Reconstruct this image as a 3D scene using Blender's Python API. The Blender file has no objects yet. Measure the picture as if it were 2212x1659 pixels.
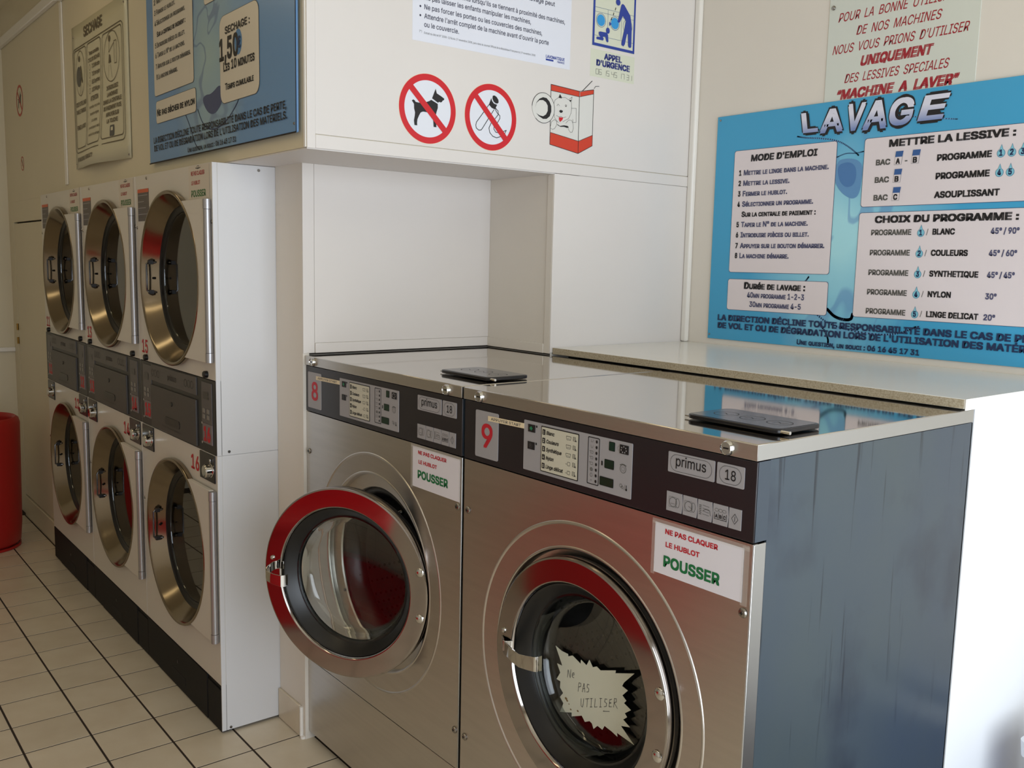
import bpy, bmesh, math, random
from mathutils import Vector, Matrix
PI = math.pi
S = bpy.context.scene
COL = S.collection
random.seed(7)

# ------------------------------------------------------------------ camera
CAM = Vector((1.6821, -1.2093, 1.4548))
yaw, pitch, roll = 0.8964, -0.1272, 0.0221
fw = Vector((-math.sin(yaw)*math.cos(pitch), math.cos(yaw)*math.cos(pitch), math.sin(pitch)))
rt = fw.cross(Vector((0, 0, 1))).normalized()
up = rt.cross(fw)
X_ = rt*math.cos(roll)+up*math.sin(roll)
Y_ = -rt*math.sin(roll)+up*math.cos(roll)
cd = bpy.data.cameras.new('camera')
cam = bpy.data.objects.new('camera', cd)
COL.objects.link(cam)
M = Matrix((X_, Y_, -fw)).transposed().to_4x4()
M.translation = CAM
cam.matrix_world = M
cd.sensor_width = 36
cd.lens = 2005.3/2212*36
cd.clip_start = 0.02
S.camera = cam

# ------------------------------------------------------------------ world, light, exposure
wd = bpy.data.worlds.new('world')
S.world = wd
wd.use_nodes = True
wd.node_tree.nodes['Background'].inputs[0].default_value = (0.75, 0.85, 1.0, 1)
wd.node_tree.nodes['Background'].inputs[1].default_value = 1.0
S.view_settings.view_transform = 'Standard'
S.view_settings.look = 'None'
S.view_settings.exposure = 0.2
S.view_settings.gamma = 1
S.view_settings.use_curve_mapping = False
# daylight through the shop window in the right-hand wall
la = bpy.data.lights.new('window_daylight', 'AREA')
la.shape = 'RECTANGLE'
la.size, la.size_y = 2.5, 2.0
la.energy = 52
la.color = (0.86, 0.93, 1.0)
lo = bpy.data.objects.new('window_daylight', la)
lo.location = (2.48, -0.25, 1.22)
lo.rotation_euler = (PI/2, 0, PI/2)
COL.objects.link(lo)

# ------------------------------------------------------------------ materials
def nt(name):
    m = bpy.data.materials.new(name)
    m.use_nodes = True
    n = m.node_tree
    return m, n, n.nodes['Principled BSDF']

def lin(c):
    return tuple((x/12.92 if x <= .04045 else ((x+.055)/1.055)**2.4) for x in [v/255 for v in c])

MATS = {}
def mat(name, rgb, rough=.5, metal=0, bump=0, bscale=60, var=0, vscale=3, coat=0, stretch=None, spec=.5):
    """rgb in sRGB 0-255; object-space noise for colour variation and relief"""
    if name in MATS:
        return MATS[name]
    m, n, b = nt(name)
    c = lin(rgb)
    b.inputs['Base Color'].default_value = (*c, 1)
    b.inputs['Roughness'].default_value = rough
    b.inputs['Metallic'].default_value = metal
    b.inputs['Specular IOR Level'].default_value = spec
    if coat:
        b.inputs['Coat Weight'].default_value = coat
        b.inputs['Coat Roughness'].default_value = .06
    L = n.links
    if bump or var:
        g = n.nodes.new('ShaderNodeNewGeometry')
        mp = n.nodes.new('ShaderNodeMapping')
        L.new(g.outputs['Position'], mp.inputs[0])
        if stretch:
            mp.inputs['Scale'].default_value = stretch
    if var:
        t = n.nodes.new('ShaderNodeTexNoise')
        t.inputs['Scale'].default_value = vscale
        t.inputs['Detail'].default_value = 5
        L.new(mp.outputs[0], t.inputs['Vector'])
        r = n.nodes.new('ShaderNodeMapRange')
        r.inputs['From Min'].default_value = .3
        r.inputs['From Max'].default_value = .7
        r.inputs['To Min'].default_value = 1-var
        r.inputs['To Max'].default_value = 1+var*.5
        L.new(t.outputs['Fac'], r.inputs['Value'])
        mx = n.nodes.new('ShaderNodeVectorMath')
        mx.operation = 'SCALE'
        mx.inputs[0].default_value = c
        L.new(r.outputs[0], mx.inputs['Scale'])
        L.new(mx.outputs[0], b.inputs['Base Color'])
    if bump:
        t2 = n.nodes.new('ShaderNodeTexNoise')
        t2.inputs['Scale'].default_value = bscale
        t2.inputs['Detail'].default_value = 3
        L.new(mp.outputs[0], t2.inputs['Vector'])
        bp = n.nodes.new('ShaderNodeBump')
        bp.inputs['Strength'].default_value = bump
        bp.inputs['Distance'].default_value = .002
        L.new(t2.outputs['Fac'], bp.inputs['Height'])
        L.new(bp.outputs[0], b.inputs['Normal'])
    MATS[name] = m
    return m

wall_m = mat('wall_paint', (226, 219, 208), .42, bump=.12, bscale=90, var=.03, vscale=2)
wall_yel = mat('wall_paint_cream', (220, 210, 184), .42, bump=.12, bscale=90, var=.04, vscale=2)
panel_m = mat('white_laminate', (223, 217, 212), .3, bump=.05, bscale=40, var=.02, vscale=3)
soffit_m = mat('soffit_white', (215, 210, 206), .5)
bead_m = mat('white_bead', (236, 232, 225), .35)
gap_m = mat('dark_joint_shade', (40, 34, 28), .8)
ceil_m = mat('ceiling_paint', (225, 215, 190), .7)
steel = mat('brushed_steel', (200, 195, 189), .30, 1, bump=.05, bscale=25, var=.05, vscale=5, stretch=(1, 1, 14))
steel_top = mat('polished_steel_top', (204, 198, 190), .06, 1, bump=.015, bscale=6, var=.03, vscale=4)
steel_side = mat('steel_edge', (190, 190, 188), .3, 1)
chrome = mat('chrome', (205, 203, 200), .07, 1)
ring_m = mat('polished_ring', (168, 162, 158), .09, 1, var=.04, vscale=8)
bowl_m = mat('brushed_bowl', (146, 134, 116), .17, 1, bump=.03, bscale=60, stretch=(1, 1, 1))
screw_m = mat('screw_steel', (150, 146, 140), .25, 1)
fascia = mat('fascia_black', (33, 28, 32), .3, var=.05)
fascia_side_reflection = mat('fascia_side_reflection', (52, 62, 72), .35)  # bluish gloss reflection on the fascia's end, put into its colour
side_blue = None
plate_g = mat('grey_plate', (160, 157, 160), .4)
ink_black = mat('ink_black', (22, 20, 24), .5)
ink_grey = mat('ink_grey', (105, 104, 102), .5)
ink_mid = mat('ink_dark_grey', (85, 84, 80), .5)
ink_slate = mat('ink_slate', (78, 80, 112), .5)
ink_navy = mat('ink_navy', (22, 45, 85), .5)
ink_red = mat('ink_red', (192, 28, 44), .5)
ink_dred = mat('ink_dark_red', (160, 28, 42), .5)
ink_green = mat('ink_green', (20, 110, 62), .5)
ink_blue = mat('ink_blue', (38, 62, 150), .45)
ink_cyan = mat('ink_cyan', (48, 150, 214), .45)
ink_orange = mat('ink_orange', (205, 62, 38), .45)
sign_red = mat('sign_red', (205, 28, 40), .35)
paper_w = mat('paper_white', (225, 220, 226), .45, var=.015, vscale=9)
paper_y = mat('paper_cream', (222, 214, 184), .5)

print_w = mat('print_white', (226, 216, 218), .35)
tape_m = mat('label_tape', (232, 214, 180), .4)
cream_card = mat('cream_card', (204, 200, 182), .4)
sign_paper = mat('sign_paper', (214, 216, 196), .4)
faint_green = mat('pale_green_perspex', (212, 216, 206), .22)
disp_m = mat('display_green', (6, 44, 32), .15)
rubber = mat('black_rubber', (11, 11, 13), .34)
blackp = mat('black_plastic', (18, 17, 22), .25)
enamel = mat('white_enamel', (214, 208, 198), .32, bump=.03, bscale=200, var=.02)
enamel_side = mat('white_enamel_side', (218, 218, 220), .34, bump=.05, bscale=260)
dgrey = mat('drawer_grey', (66, 62, 60), .42, bump=.04, bscale=300)
dstrip = mat('strip_grey', (80, 76, 74), .4)
fascia_d = mat('dryer_fascia', (30, 30, 31), .38)
card_g = mat('card_grey', (88, 84, 84), .4)
card_l = mat('card_number_grey', (118, 108, 110), .4)
base_m = mat('plinth_black', (20, 19, 20), .6, bump=.04, spec=.25)
alu = mat('aluminium_hinge', (176, 174, 176), .35, .8)
label_dk = mat('label_dark', (92, 84, 80), .45)
label_or = mat('label_orange', (205, 92, 48), .45)
drum_m = mat('drum_dark', (60, 56, 56), .45, .8)
binred = mat('bin_red', (165, 22, 18), .42, bump=.05, bscale=8)
binblue = mat('bin_blue', (20, 60, 135), .4)
binwhite = mat('bin_white', (225, 228, 235), .4)
seatred = mat('seat_red', (226, 32, 44), .4)
frame_m = mat('window_frame', (200, 200, 200), .4)
brass = mat('brass', (150, 118, 60), .35, .9)

def tiles_mat():
    m, n, b = nt('floor_tile')
    L = n.links
    oi = n.nodes.new('ShaderNodeObjectInfo')
    g = n.nodes.new('ShaderNodeNewGeometry')
    t = n.nodes.new('ShaderNodeTexNoise')
    t.inputs['Scale'].default_value = 9
    t.inputs['Detail'].default_value = 6
    L.new(g.outputs['Position'], t.inputs['Vector'])
    r = n.nodes.new('ShaderNodeValToRGB')
    r.color_ramp.elements[0].position = .3
    r.color_ramp.elements[1].position = .7
    r.color_ramp.elements[0].color = (*lin((208, 194, 170)), 1)
    r.color_ramp.elements[1].color = (*lin((218, 206, 184)), 1)
    L.new(t.outputs['Fac'], r.inputs['Fac'])
    v = n.nodes.new('ShaderNodeMapRange')
    v.inputs['To Min'].default_value = .95
    v.inputs['To Max'].default_value = 1.03
    L.new(oi.outputs['Random'], v.inputs['Value'])
    s = n.nodes.new('ShaderNodeVectorMath')
    s.operation = 'SCALE'
    L.new(r.outputs[0], s.inputs[0])
    L.new(v.outputs[0], s.inputs['Scale'])
    L.new(s.outputs[0], b.inputs['Base Color'])
    b.inputs['Roughness'].default_value = .28
    return m
tile_m = tiles_mat()
grout = mat('grout_dark', (50, 38, 28), .9, var=.15, vscale=20)

def side_mat():
    """blue-grey painted steel with vertical streaks, scuffs and a darker blue bloom low at the back"""
    m, n, b = nt('blue_grey_side')
    L = n.links
    g = n.nodes.new('ShaderNodeNewGeometry')
    def noise(scale, stretch, det=5):
        mp = n.nodes.new('ShaderNodeMapping')
        mp.inputs['Scale'].default_value = stretch
        L.new(g.outputs['Position'], mp.inputs[0])
        t = n.nodes.new('ShaderNodeTexNoise')
        t.inputs['Scale'].default_value = scale
        t.inputs['Detail'].default_value = det
        L.new(mp.outputs[0], t.inputs['Vector'])
        return t.outputs['Fac']
    def ramp(f, stops):
        r = n.nodes.new('ShaderNodeValToRGB')
        e = r.color_ramp.elements
        e[0].position, e[0].color = stops[0][0], (*lin(stops[0][1]), 1)
        e[1].position, e[1].color = stops[-1][0], (*lin(stops[-1][1]), 1)
        for p_, c_ in stops[1:-1]:
            x = e.new(p_); x.color = (*lin(c_), 1)
        L.new(f, r.inputs[0])
        return r.outputs[0]
    base = ramp(noise(2.2, (1, 1, .7)), [(.35, (62, 73, 84)), (.65, (70, 80, 82))])
    streak = ramp(noise(40, (1, 1, .05), 3), [(.30, (120, 120, 130)), (.37, (255, 255, 255))])
    smudge = ramp(noise(5, (1, 1, .8), 6), [(.32, (205, 200, 210)), (.46, (255, 255, 255))])
    def mul(a, c_, f=1.0):
        x = n.nodes.new('ShaderNodeMix')
        x.data_type = 'RGBA'; x.blend_type = 'MULTIPLY'
        x.inputs[0].default_value = f
        L.new(a, x.inputs[6]); L.new(c_, x.inputs[7])
        return x.outputs[2]
    o = mul(mul(base, streak, .75), smudge, .8)
    L.new(o, b.inputs['Base Color'])
    b.inputs['Roughness'].default_value = .3
    b.inputs['Metallic'].default_value = .25
    return m
side_blue = side_mat()

def chip_mat():
    m, n, b = nt('chipboard_edge')
    L = n.links
    g = n.nodes.new('ShaderNodeNewGeometry')
    t = n.nodes.new('ShaderNodeTexVoronoi')
    t.inputs['Scale'].default_value = 260
    L.new(g.outputs['Position'], t.inputs['Vector'])
    r = n.nodes.new('ShaderNodeValToRGB')
    r.color_ramp.elements[0].color = (*lin((192, 182, 160)), 1)
    r.color_ramp.elements[1].color = (*lin((156, 142, 116)), 1)
    L.new(t.outputs['Distance'], r.inputs[0])
    L.new(r.outputs[0], b.inputs['Base Color'])
    b.inputs['Roughness'].default_value = .8
    return m
chip_m = chip_mat()

def water_mat(name, c_edge, c_mid, c_swirl, cx, cz, sx):
    """printed water picture: pale glow up the middle and dark swirling ribbons"""
    m, n, b = nt(name)
    L = n.links
    g = n.nodes.new('ShaderNodeNewGeometry')
    sp = n.nodes.new('ShaderNodeSeparateXYZ')
    L.new(g.outputs['Position'], sp.inputs[0])
    def math_(op, a, b_=None, c_=None):
        x = n.nodes.new('ShaderNodeMath'); x.operation = op
        for i, q in enumerate((a, b_, c_)):
            if q is None: continue
            if isinstance(q, (int, float)): x.inputs[i].default_value = q
            else: L.new(q, x.inputs[i])
        return x.outputs[0]
    dx = math_('DIVIDE', math_('SUBTRACT', sp.outputs[0], cx), sx)
    dz = math_('DIVIDE', math_('SUBTRACT', sp.outputs[2], cz), .36)
    rr = math_('SQRT', math_('ADD', math_('MULTIPLY', dx, dx), math_('MULTIPLY', dz, dz)))
    t = n.nodes.new('ShaderNodeTexNoise')
    t.inputs['Scale'].default_value = 3
    L.new(g.outputs['Position'], t.inputs['Vector'])
    r2 = math_('ADD', rr, math_('MULTIPLY', math_('SUBTRACT', t.outputs['Fac'], .5), .9))
    ra = n.nodes.new('ShaderNodeValToRGB')
    ra.color_ramp.elements[0].position = .15
    ra.color_ramp.elements[1].position = 1.0
    ra.color_ramp.elements[0].color = (*lin(c_mid), 1)
    ra.color_ramp.elements[1].color = (*lin(c_edge), 1)
    L.new(r2, ra.inputs[0])
    w = n.nodes.new('ShaderNodeTexNoise')
    w.inputs['Scale'].default_value = 2.3
    w.inputs['Detail'].default_value = 1.5
    w.inputs['Distortion'].default_value = 2.5
    L.new(g.outputs['Position'], w.inputs['Vector'])
    band = math_('ABSOLUTE', math_('SUBTRACT', w.outputs['Fac'], .47))
    mr = n.nodes.new('ShaderNodeMapRange')
    mr.inputs['From Min'].default_value = .012
    mr.inputs['From Max'].default_value = .03
    mr.inputs['To Min'].default_value = .55
    mr.inputs['To Max'].default_value = 0
    L.new(band, mr.inputs['Value'])
    near = n.nodes.new('ShaderNodeMapRange')
    near.inputs['From Min'].default_value = .5
    near.inputs['From Max'].default_value = 1.1
    near.inputs['To Min'].default_value = 1
    near.inputs['To Max'].default_value = 0
    L.new(rr, near.inputs['Value'])
    mx = n.nodes.new('ShaderNodeMix')
    mx.data_type = 'RGBA'
    L.new(math_('MULTIPLY', mr.outputs[0], near.outputs[0]), mx.inputs[0])
    L.new(ra.outputs[0], mx.inputs[6])
    mx.inputs[7].default_value = (*lin(c_swirl), 1)
    L.new(mx.outputs[2], b.inputs['Base Color'])
    b.inputs['Roughness'].default_value = .3
    return m
lav_m = water_mat('wash_poster_print', (66, 162, 206), (168, 222, 232), (92, 136, 190), .12, 1.55, .33)
sec_m = water_mat('drying_poster_print', (106, 148, 194), (160, 186, 188), (84, 104, 150), -1.08, 2.05, .3)

def letter_grad():
    m, n, b = nt('lavage_letter_fill')
    L = n.links
    g = n.nodes.new('ShaderNodeNewGeometry')
    sp = n.nodes.new('ShaderNodeSeparateXYZ')
    L.new(g.outputs['Position'], sp.inputs[0])
    mr = n.nodes.new('ShaderNodeMapRange')
    mr.inputs['From Min'].default_value = 1.865
    mr.inputs['From Max'].default_value = 1.925
    L.new(sp.outputs[2], mr.inputs['Value'])
    r = n.nodes.new('ShaderNodeValToRGB')
    r.color_ramp.elements[0].color = (*lin((120, 140, 190)), 1)
    r.color_ramp.elements[1].color = (*lin((222, 222, 236)), 1)
    r.color_ramp.elements[1].position = .75
    L.new(mr.outputs[0], r.inputs[0])
    L.new(r.outputs[0], b.inputs['Base Color'])
    b.inputs['Roughness'].default_value = .35
    return m
lav_letter = letter_grad()

def glass_mat(name, tint, rough=.0):
    m, n, b = nt(name)
    b.inputs['Base Color'].default_value = (*tint, 1)
    b.inputs['Roughness'].default_value = rough
    b.inputs['Transmission Weight'].default_value = 1
    b.inputs['IOR'].default_value = 1.45
    return m
glass = glass_mat('door_glass', (.86, .9, .88))
glass_dark = glass_mat('dark_dryer_glass', (.42, .44, .45))
def film_mat():
    m, n, b = nt('clear_tape')
    b.inputs['Base Color'].default_value = (.8, .76, .7, 1)
    b.inputs['Roughness'].default_value = .2
    b.inputs['Alpha'].default_value = .22
    return m
film = film_mat()
def emit_mat(name, col, s):
    m, n, b = nt(name)
    b.inputs['Base Color'].default_value = (.8, .8, .8, 1)
    b.inputs['Emission Color'].default_value = (*col, 1)
    b.inputs['Emission Strength'].default_value = s
    return m
lamp_m = emit_mat('fluorescent_diffuser', (1.0, .80, .46), 2.6)
lamp_fill = emit_mat('fill_diffuser_front', (1.0, .92, .82), 2.4)

def perf_mat():
    m, n, b = nt('perforated_drum')
    L = n.links
    g = n.nodes.new('ShaderNodeNewGeometry')
    t = n.nodes.new('ShaderNodeTexVoronoi')
    t.inputs['Scale'].default_value = 55
    t.inputs['Randomness'].default_value = 0
    L.new(g.outputs['Position'], t.inputs['Vector'])
    r = n.nodes.new('ShaderNodeValToRGB')
    r.color_ramp.elements[0].position = .2
    r.color_ramp.elements[1].position = .3
    r.color_ramp.elements[0].color = (.01, .01, .01, 1)
    r.color_ramp.elements[1].color = (.2, .19, .19, 1)
    L.new(t.outputs['Distance'], r.inputs[0])
    L.new(r.outputs[0], b.inputs['Base Color'])
    b.inputs['Metallic'].default_value = .8
    b.inputs['Roughness'].default_value = .35
    return m
perf = perf_mat()

# ------------------------------------------------------------------ mesh helpers
class MB:
    def __init__(self):
        self.v, self.f = [], []
    def add(self, vs, fs):
        o = len(self.v)
        self.v += [tuple(q) for q in vs]
        self.f += [tuple(i+o for i in f) for f in fs]
        return self
    def box(self, x0, x1, y0, y1, z0, z1):
        vs = [(x, y, z) for x in (x0, x1) for y in (y0, y1) for z in (z0, z1)]
        return self.add(vs, [(0, 1, 3, 2), (4, 6, 7, 5), (0, 4, 5, 1), (2, 3, 7, 6), (0, 2, 6, 4), (1, 5, 7, 3)])
    def lathe(self, prof, cx=0, cz=0, cy=0, n=72, closed=False, cap0=False, cap1=False):
        """revolve (r, y) about the Y axis"""
        vs, fs = [], []
        for r, y in prof:
            for i in range(n):
                a = 2*PI*i/n
                vs.append((cx+r*math.cos(a), cy+y, cz+r*math.sin(a)))
        m = len(prof)
        for k in range(m if closed else m-1):
            k2 = (k+1) % m
            for i in range(n):
                j = (i+1) % n
                fs.append((k*n+i, k*n+j, k2*n+j, k2*n+i))
        if cap0: fs.append(tuple(range(n)))
        if cap1: fs.append(tuple(reversed(range((m-1)*n, m*n))))
        return self.add(vs, fs)
    def lathez(self, prof, cx=0, cy=0, n=48, closed=False, cap0=False, cap1=False):
        vs, fs = [], []
        for r, z in prof:
            for i in range(n):
                a = 2*PI*i/n
                vs.append((cx+r*math.cos(a), cy+r*math.sin(a), z))
        m = len(prof)
        for k in range(m if closed else m-1):
            k2 = (k+1) % m
            for i in range(n):
                j = (i+1) % n
                fs.append((k*n+i, k*n+j, k2*n+j, k2*n+i))
        if cap0: fs.append(tuple(reversed(range(n))))
        if cap1: fs.append(tuple(range((m-1)*n, m*n)))
        return self.add(vs, fs)
    def holeplate(self, x0, x1, z0, z1, cx, cz, prof, n=96, back=.02):
        """flat rectangle (y=0) running into the turned profile round (cx, cz)"""
        angs = sorted([2*PI*i/n for i in range(n)]+[math.atan2(z-cz, x-cx) % (2*PI) for x in (x0, x1) for z in (z0, z1)])
        N = len(angs)
        vs, fs = [], []
        def hit(a):
            c, s = math.cos(a), math.sin(a)
            t = 1e9
            if c > 1e-9: t = min(t, (x1-cx)/c)
            if c < -1e-9: t = min(t, (x0-cx)/c)
            if s > 1e-9: t = min(t, (z1-cz)/s)
            if s < -1e-9: t = min(t, (z0-cz)/s)
            return (cx+c*t, cz+s*t)
        for a in angs:
            h = hit(a); vs.append((h[0], back, h[1]))
        for a in angs:
            h = hit(a); vs.append((h[0], 0, h[1]))
        for r, y in prof:
            for a in angs:
                vs.append((cx+r*math.cos(a), y, cz+r*math.sin(a)))
        for k in range(len(prof)+1):
            for i in range(N):
                j = (i+1) % N
                fs.append((k*N+i, k*N+j, (k+1)*N+j, (k+1)*N+i))
        return self.add(vs, fs)
    def tube(self, pts, r, n=12):
        pts = [Vector(q) for q in pts]
        vs, fs = [], []
        for i, q in enumerate(pts):
            d = (pts[min(i+1, len(pts)-1)]-pts[max(i-1, 0)]).normalized()
            a = d.orthogonal().normalized() if i == 0 else (a-d*a.dot(d)).normalized()
            b = d.cross(a)
            for k in range(n):
                t = 2*PI*k/n
                vs.append(tuple(q+a*r*math.cos(t)+b*r*math.sin(t)))
        for i in range(len(pts)-1):
            for k in range(n):
                j = (k+1) % n
                fs.append((i*n+k, i*n+j, (i+1)*n+j, (i+1)*n+k))
        fs.append(tuple(reversed(range(n))))
        fs.append(tuple(range((len(pts)-1)*n, len(pts)*n)))
        return self.add(vs, fs)
    def prism(self, poly, f0, f1):
        """poly: 2-D points; f0/f1 map a 2-D point to 3-D for the two faces"""
        n = len(poly)
        vs = [f0(*q) for q in poly]+[f1(*q) for q in poly]
        fs = [tuple(range(n)), tuple(reversed(range(n, 2*n)))]
        fs += [(i, (i+1) % n, n+(i+1) % n, n+i) for i in range(n)]
        return self.add(vs, fs)

def obj(name, mb, m, parent=None, bevel=0, smooth=True, ang=35, loc=None, rz=0, segs=2):
    me = bpy.data.meshes.new(name)
    me.from_pydata(mb.v, [], mb.f)
    bm = bmesh.new(); bm.from_mesh(me)
    bmesh.ops.recalc_face_normals(bm, faces=bm.faces)
    bm.to_mesh(me); bm.free()
    if smooth:
        me.polygons.foreach_set('use_smooth', [True]*len(me.polygons))
        me.set_sharp_from_angle(angle=math.radians(ang))
    me.materials.append(m)
    o = bpy.data.objects.new(name, me)
    COL.objects.link(o)
    if parent: o.parent = parent
    if loc: o.location = loc
    o.rotation_euler.z = rz
    if bevel:
        b = o.modifiers.new('bevel', 'BEVEL')
        b.width = bevel; b.segments = segs; b.limit_method = 'ANGLE'; b.angle_limit = math.radians(40)
    return o

def tag(o, label, cat, group=None):
    o['label'] = label
    o['category'] = cat
    if group: o['group'] = group
    return o
def struct(o, label=None):
    o['kind'] = 'structure'
    if label: o['label'] = label
    return o
def root(name, loc=(0, 0, 0), rz=0):
    o = bpy.data.objects.new(name, None)
    o.empty_display_size = .05
    o.location = loc
    o.rotation_euler.z = rz
    COL.objects.link(o)
    return o
def box(name, a, m, parent=None, bevel=0):
    return obj(name, MB().box(*a), m, parent, bevel)

# ---- lettering font: Blender's own bundled sans, else the built-in one
FONT = None
try:
    import os
    _fp = os.path.join(bpy.utils.resource_path('LOCAL'), 'datafiles', 'fonts', 'Inter.woff2')
    if os.path.exists(_fp):
        FONT = bpy.data.fonts.load(_fp)
except Exception:
    FONT = None

# ---- lettering: text turned into flat mesh, fitted to a measured extent
_tc = {}
def textmesh(s, bold=0, sc=False):
    k = (s, bold, sc)
    if k in _tc: return _tc[k]
    cu = bpy.data.curves.new('t', 'FONT')
    cu.body = s
    cu.resolution_u = 3
    if FONT: cu.font = FONT
    if sc:
        cu.small_caps_scale = .76
        for i, ch in enumerate(s):
            if ch.islower(): cu.body_format[i].use_small_caps = True
    o = bpy.data.objects.new('t', cu)
    COL.objects.link(o)
    bpy.context.view_layer.update()
    dg = bpy.context.evaluated_depsgraph_get()
    me = bpy.data.meshes.new_from_object(o.evaluated_get(dg))
    vs = [(v.co.x, v.co.y, 0) for v in me.vertices]
    fs = [tuple(p.vertices) for p in me.polygons]
    bpy.data.objects.remove(o); bpy.data.curves.remove(cu); bpy.data.meshes.remove(me)
    if bold:
        # heavier strokes: the outline stamped at small shifts
        n_ = 4 if bold < .045 else 8
        V, F = [], []
        for i in range(n_):
            a = PI/4+2*PI*i/n_
            o_ = len(V)
            V += [(x+bold*1.6*math.cos(a), y+bold*1.6*math.sin(a), i*2.2e-5) for x, y, _z in vs]
            F += [tuple(q+o_ for q in f) for f in fs]
        vs, fs = V, F
    _tc[k] = (vs, fs)
    return _tc[k]
_h = textmesh('H')
CAPH = max(v[1] for v in _h[0])

def smooth(pts, closed=False, k=3):
    """round off a polyline by cutting its corners"""
    for _ in range(k):
        o = [] if closed else [pts[0]]
        n = len(pts)
        for i in range(n if closed else n-1):
            (a, b), (c, d) = pts[i], pts[(i+1) % n]
            o += [(a*.75+c*.25, b*.75+d*.25), (a*.25+c*.75, b*.25+d*.75)]
        if not closed: o.append(pts[-1])
        pts = o
    return pts

class Board:
    """prints and thin plates laid on a flat face; fn(u, v, d) -> 3-D"""
    def __init__(self, fn, step=.0004, base=.0004):
        self.fn, self.step, self.base, self.p = fn, step, base, {}
    SEP = {'step_plate', 'button', 'display', 'display_border', 'white_box', 'cream_box', 'box_outline', 'key', 'blue_glass', 'orange_band', 'red_bar', 'number', 'compartment_mark', 'blue_frame', 'symbol_plate', 'pack', 'drop', 'title', 'title_outline', 'ribbon', 'clear_tape'}
    def mb(self, name, m):
        self.n = getattr(self, 'n', 0)+1
        k = (name, m.name, self.n if name in self.SEP else 0)
        e = self.p.setdefault(k, (MB(), m, []))
        e[2].append(1)
        return e[0]
    def D(self, l): return self.base+l*self.step
    def poly(self, pts, m, l=1, name='print'):
        d = self.D(l)
        if name == 'ribbon': pts = smooth(pts, True)
        self.mb(name, m).add([self.fn(u, v, d) for u, v in pts], [tuple(range(len(pts)))])
    def rect(self, u0, u1, v0, v1, m, l=1, name='print'):
        self.poly([(u0, v0), (u1, v0), (u1, v1), (u0, v1)], m, l, name)
    def rpts(self, u0, u1, v0, v1, r, k=5):
        o = []
        for cx, cy, a0 in ((u1-r, v1-r, 0), (u0+r, v1-r, PI/2), (u0+r, v0+r, PI), (u1-r, v0+r, 1.5*PI)):
            for i in range(k+1):
                a = a0+PI/2*i/k
                o.append((cx+r*math.cos(a), cy+r*math.sin(a)))
        return o
    def rrect(self, u0, u1, v0, v1, r, m, l=1, name='print'):
        self.poly(self.rpts(u0, u1, v0, v1, r), m, l, name)
    def disc(self, cu, cv, r, m, l=1, name='print', ry=None, n=28):
        ry = ry or r
        self.poly([(cu+r*math.cos(2*PI*i/n), cv+ry*math.sin(2*PI*i/n)) for i in range(n)], m, l, name)
    def ring(self, cu, cv, r, t, m, l=1, name='print', ry=None, n=48, a0=0, a1=2*PI):
        ry = ry or r
        d = self.D(l); vs = []; fs = []
        for i in range(n+1):
            a = a0+(a1-a0)*i/n
            vs += [self.fn(cu+r*math.cos(a), cv+ry*math.sin(a), d), self.fn(cu+(r-t)*math.cos(a), cv+(ry-t)*math.sin(a), d)]
        for i in range(n):
            fs.append((2*i, 2*i+1, 2*i+3, 2*i+2))
        self.mb(name, m).add(vs, fs)
    def line(self, pts, w, m, l=1, name='print', closed=False):
        d = self.D(l)
        if name == 'ribbon': pts = smooth(pts)
        if closed: pts = list(pts)+[pts[0]]
        tgt = self.mb(name, m)
        for (a, b), (c, e) in zip(pts[:-1], pts[1:]):
            L = math.hypot(c-a, e-b)
            if L < 1e-7: continue
            nx, ny = -(e-b)/L*w/2, (c-a)/L*w/2
            ex, ey = (c-a)/L*w*.3, (e-b)/L*w*.3
            tgt.add([self.fn(*q, d) for q in ((a-ex+nx, b-ey+ny), (a-ex-nx, b-ey-ny), (c+ex-nx, e+ey-ny), (c+ex+nx, e+ey+ny))], [(0, 1, 2, 3)])
    def plate(self, pts, t, m, name, d0=None):
        """a plate with real thickness"""
        d0 = self.base*0 if d0 is None else d0
        n = len(pts)
        vs = [self.fn(u, v, d0) for u, v in pts]+[self.fn(u, v, d0+t) for u, v in pts]
        fs = [tuple(range(n)), tuple(range(n, 2*n))]+[(i, (i+1) % n, n+(i+1) % n, n+i) for i in range(n)]
        self.mb(name, m).add(vs, fs)
    def text(self, s, u0, v0, u1, h, m, l=2, bold=0, sc=False, italic=0, name='lettering', tilt=0):
        vs, fs = textmesh(s, bold, sc)
        if not vs: return
        a = min(q[0] for q in vs); b = max(q[0] for q in vs)
        ky = h/CAPH
        kx = (u1-u0)/(b-a) if u1 is not None else ky
        d = self.D(l)
        out = []
        for x, y, dz in vs:
            U = u0+(x-a)*kx+italic*y*ky
            V = v0+y*ky
            if tilt: V += (U-u0)*tilt
            out.append(self.fn(U, V, d+dz))
        self.mb(name, m).add(out, fs)
    def flush(self, parent, labels={}):
        r = []
        for (name, mn, _u), (mb, m, cnt_) in self.p.items():
            me = bpy.data.meshes.new(name)
            me.from_pydata(mb.v, [], mb.f)
            me.materials.append(m)
            o = bpy.data.objects.new(name, me)
            COL.objects.link(o)
            o.parent = parent
            if parent is not None:
                o.matrix_parent_inverse = Matrix.Identity(4)
            if len(cnt_) > 1 or name.endswith('lettering'): o['kind'] = 'stuff'
            r.append(o)
        self.p = {}
        return r

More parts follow.
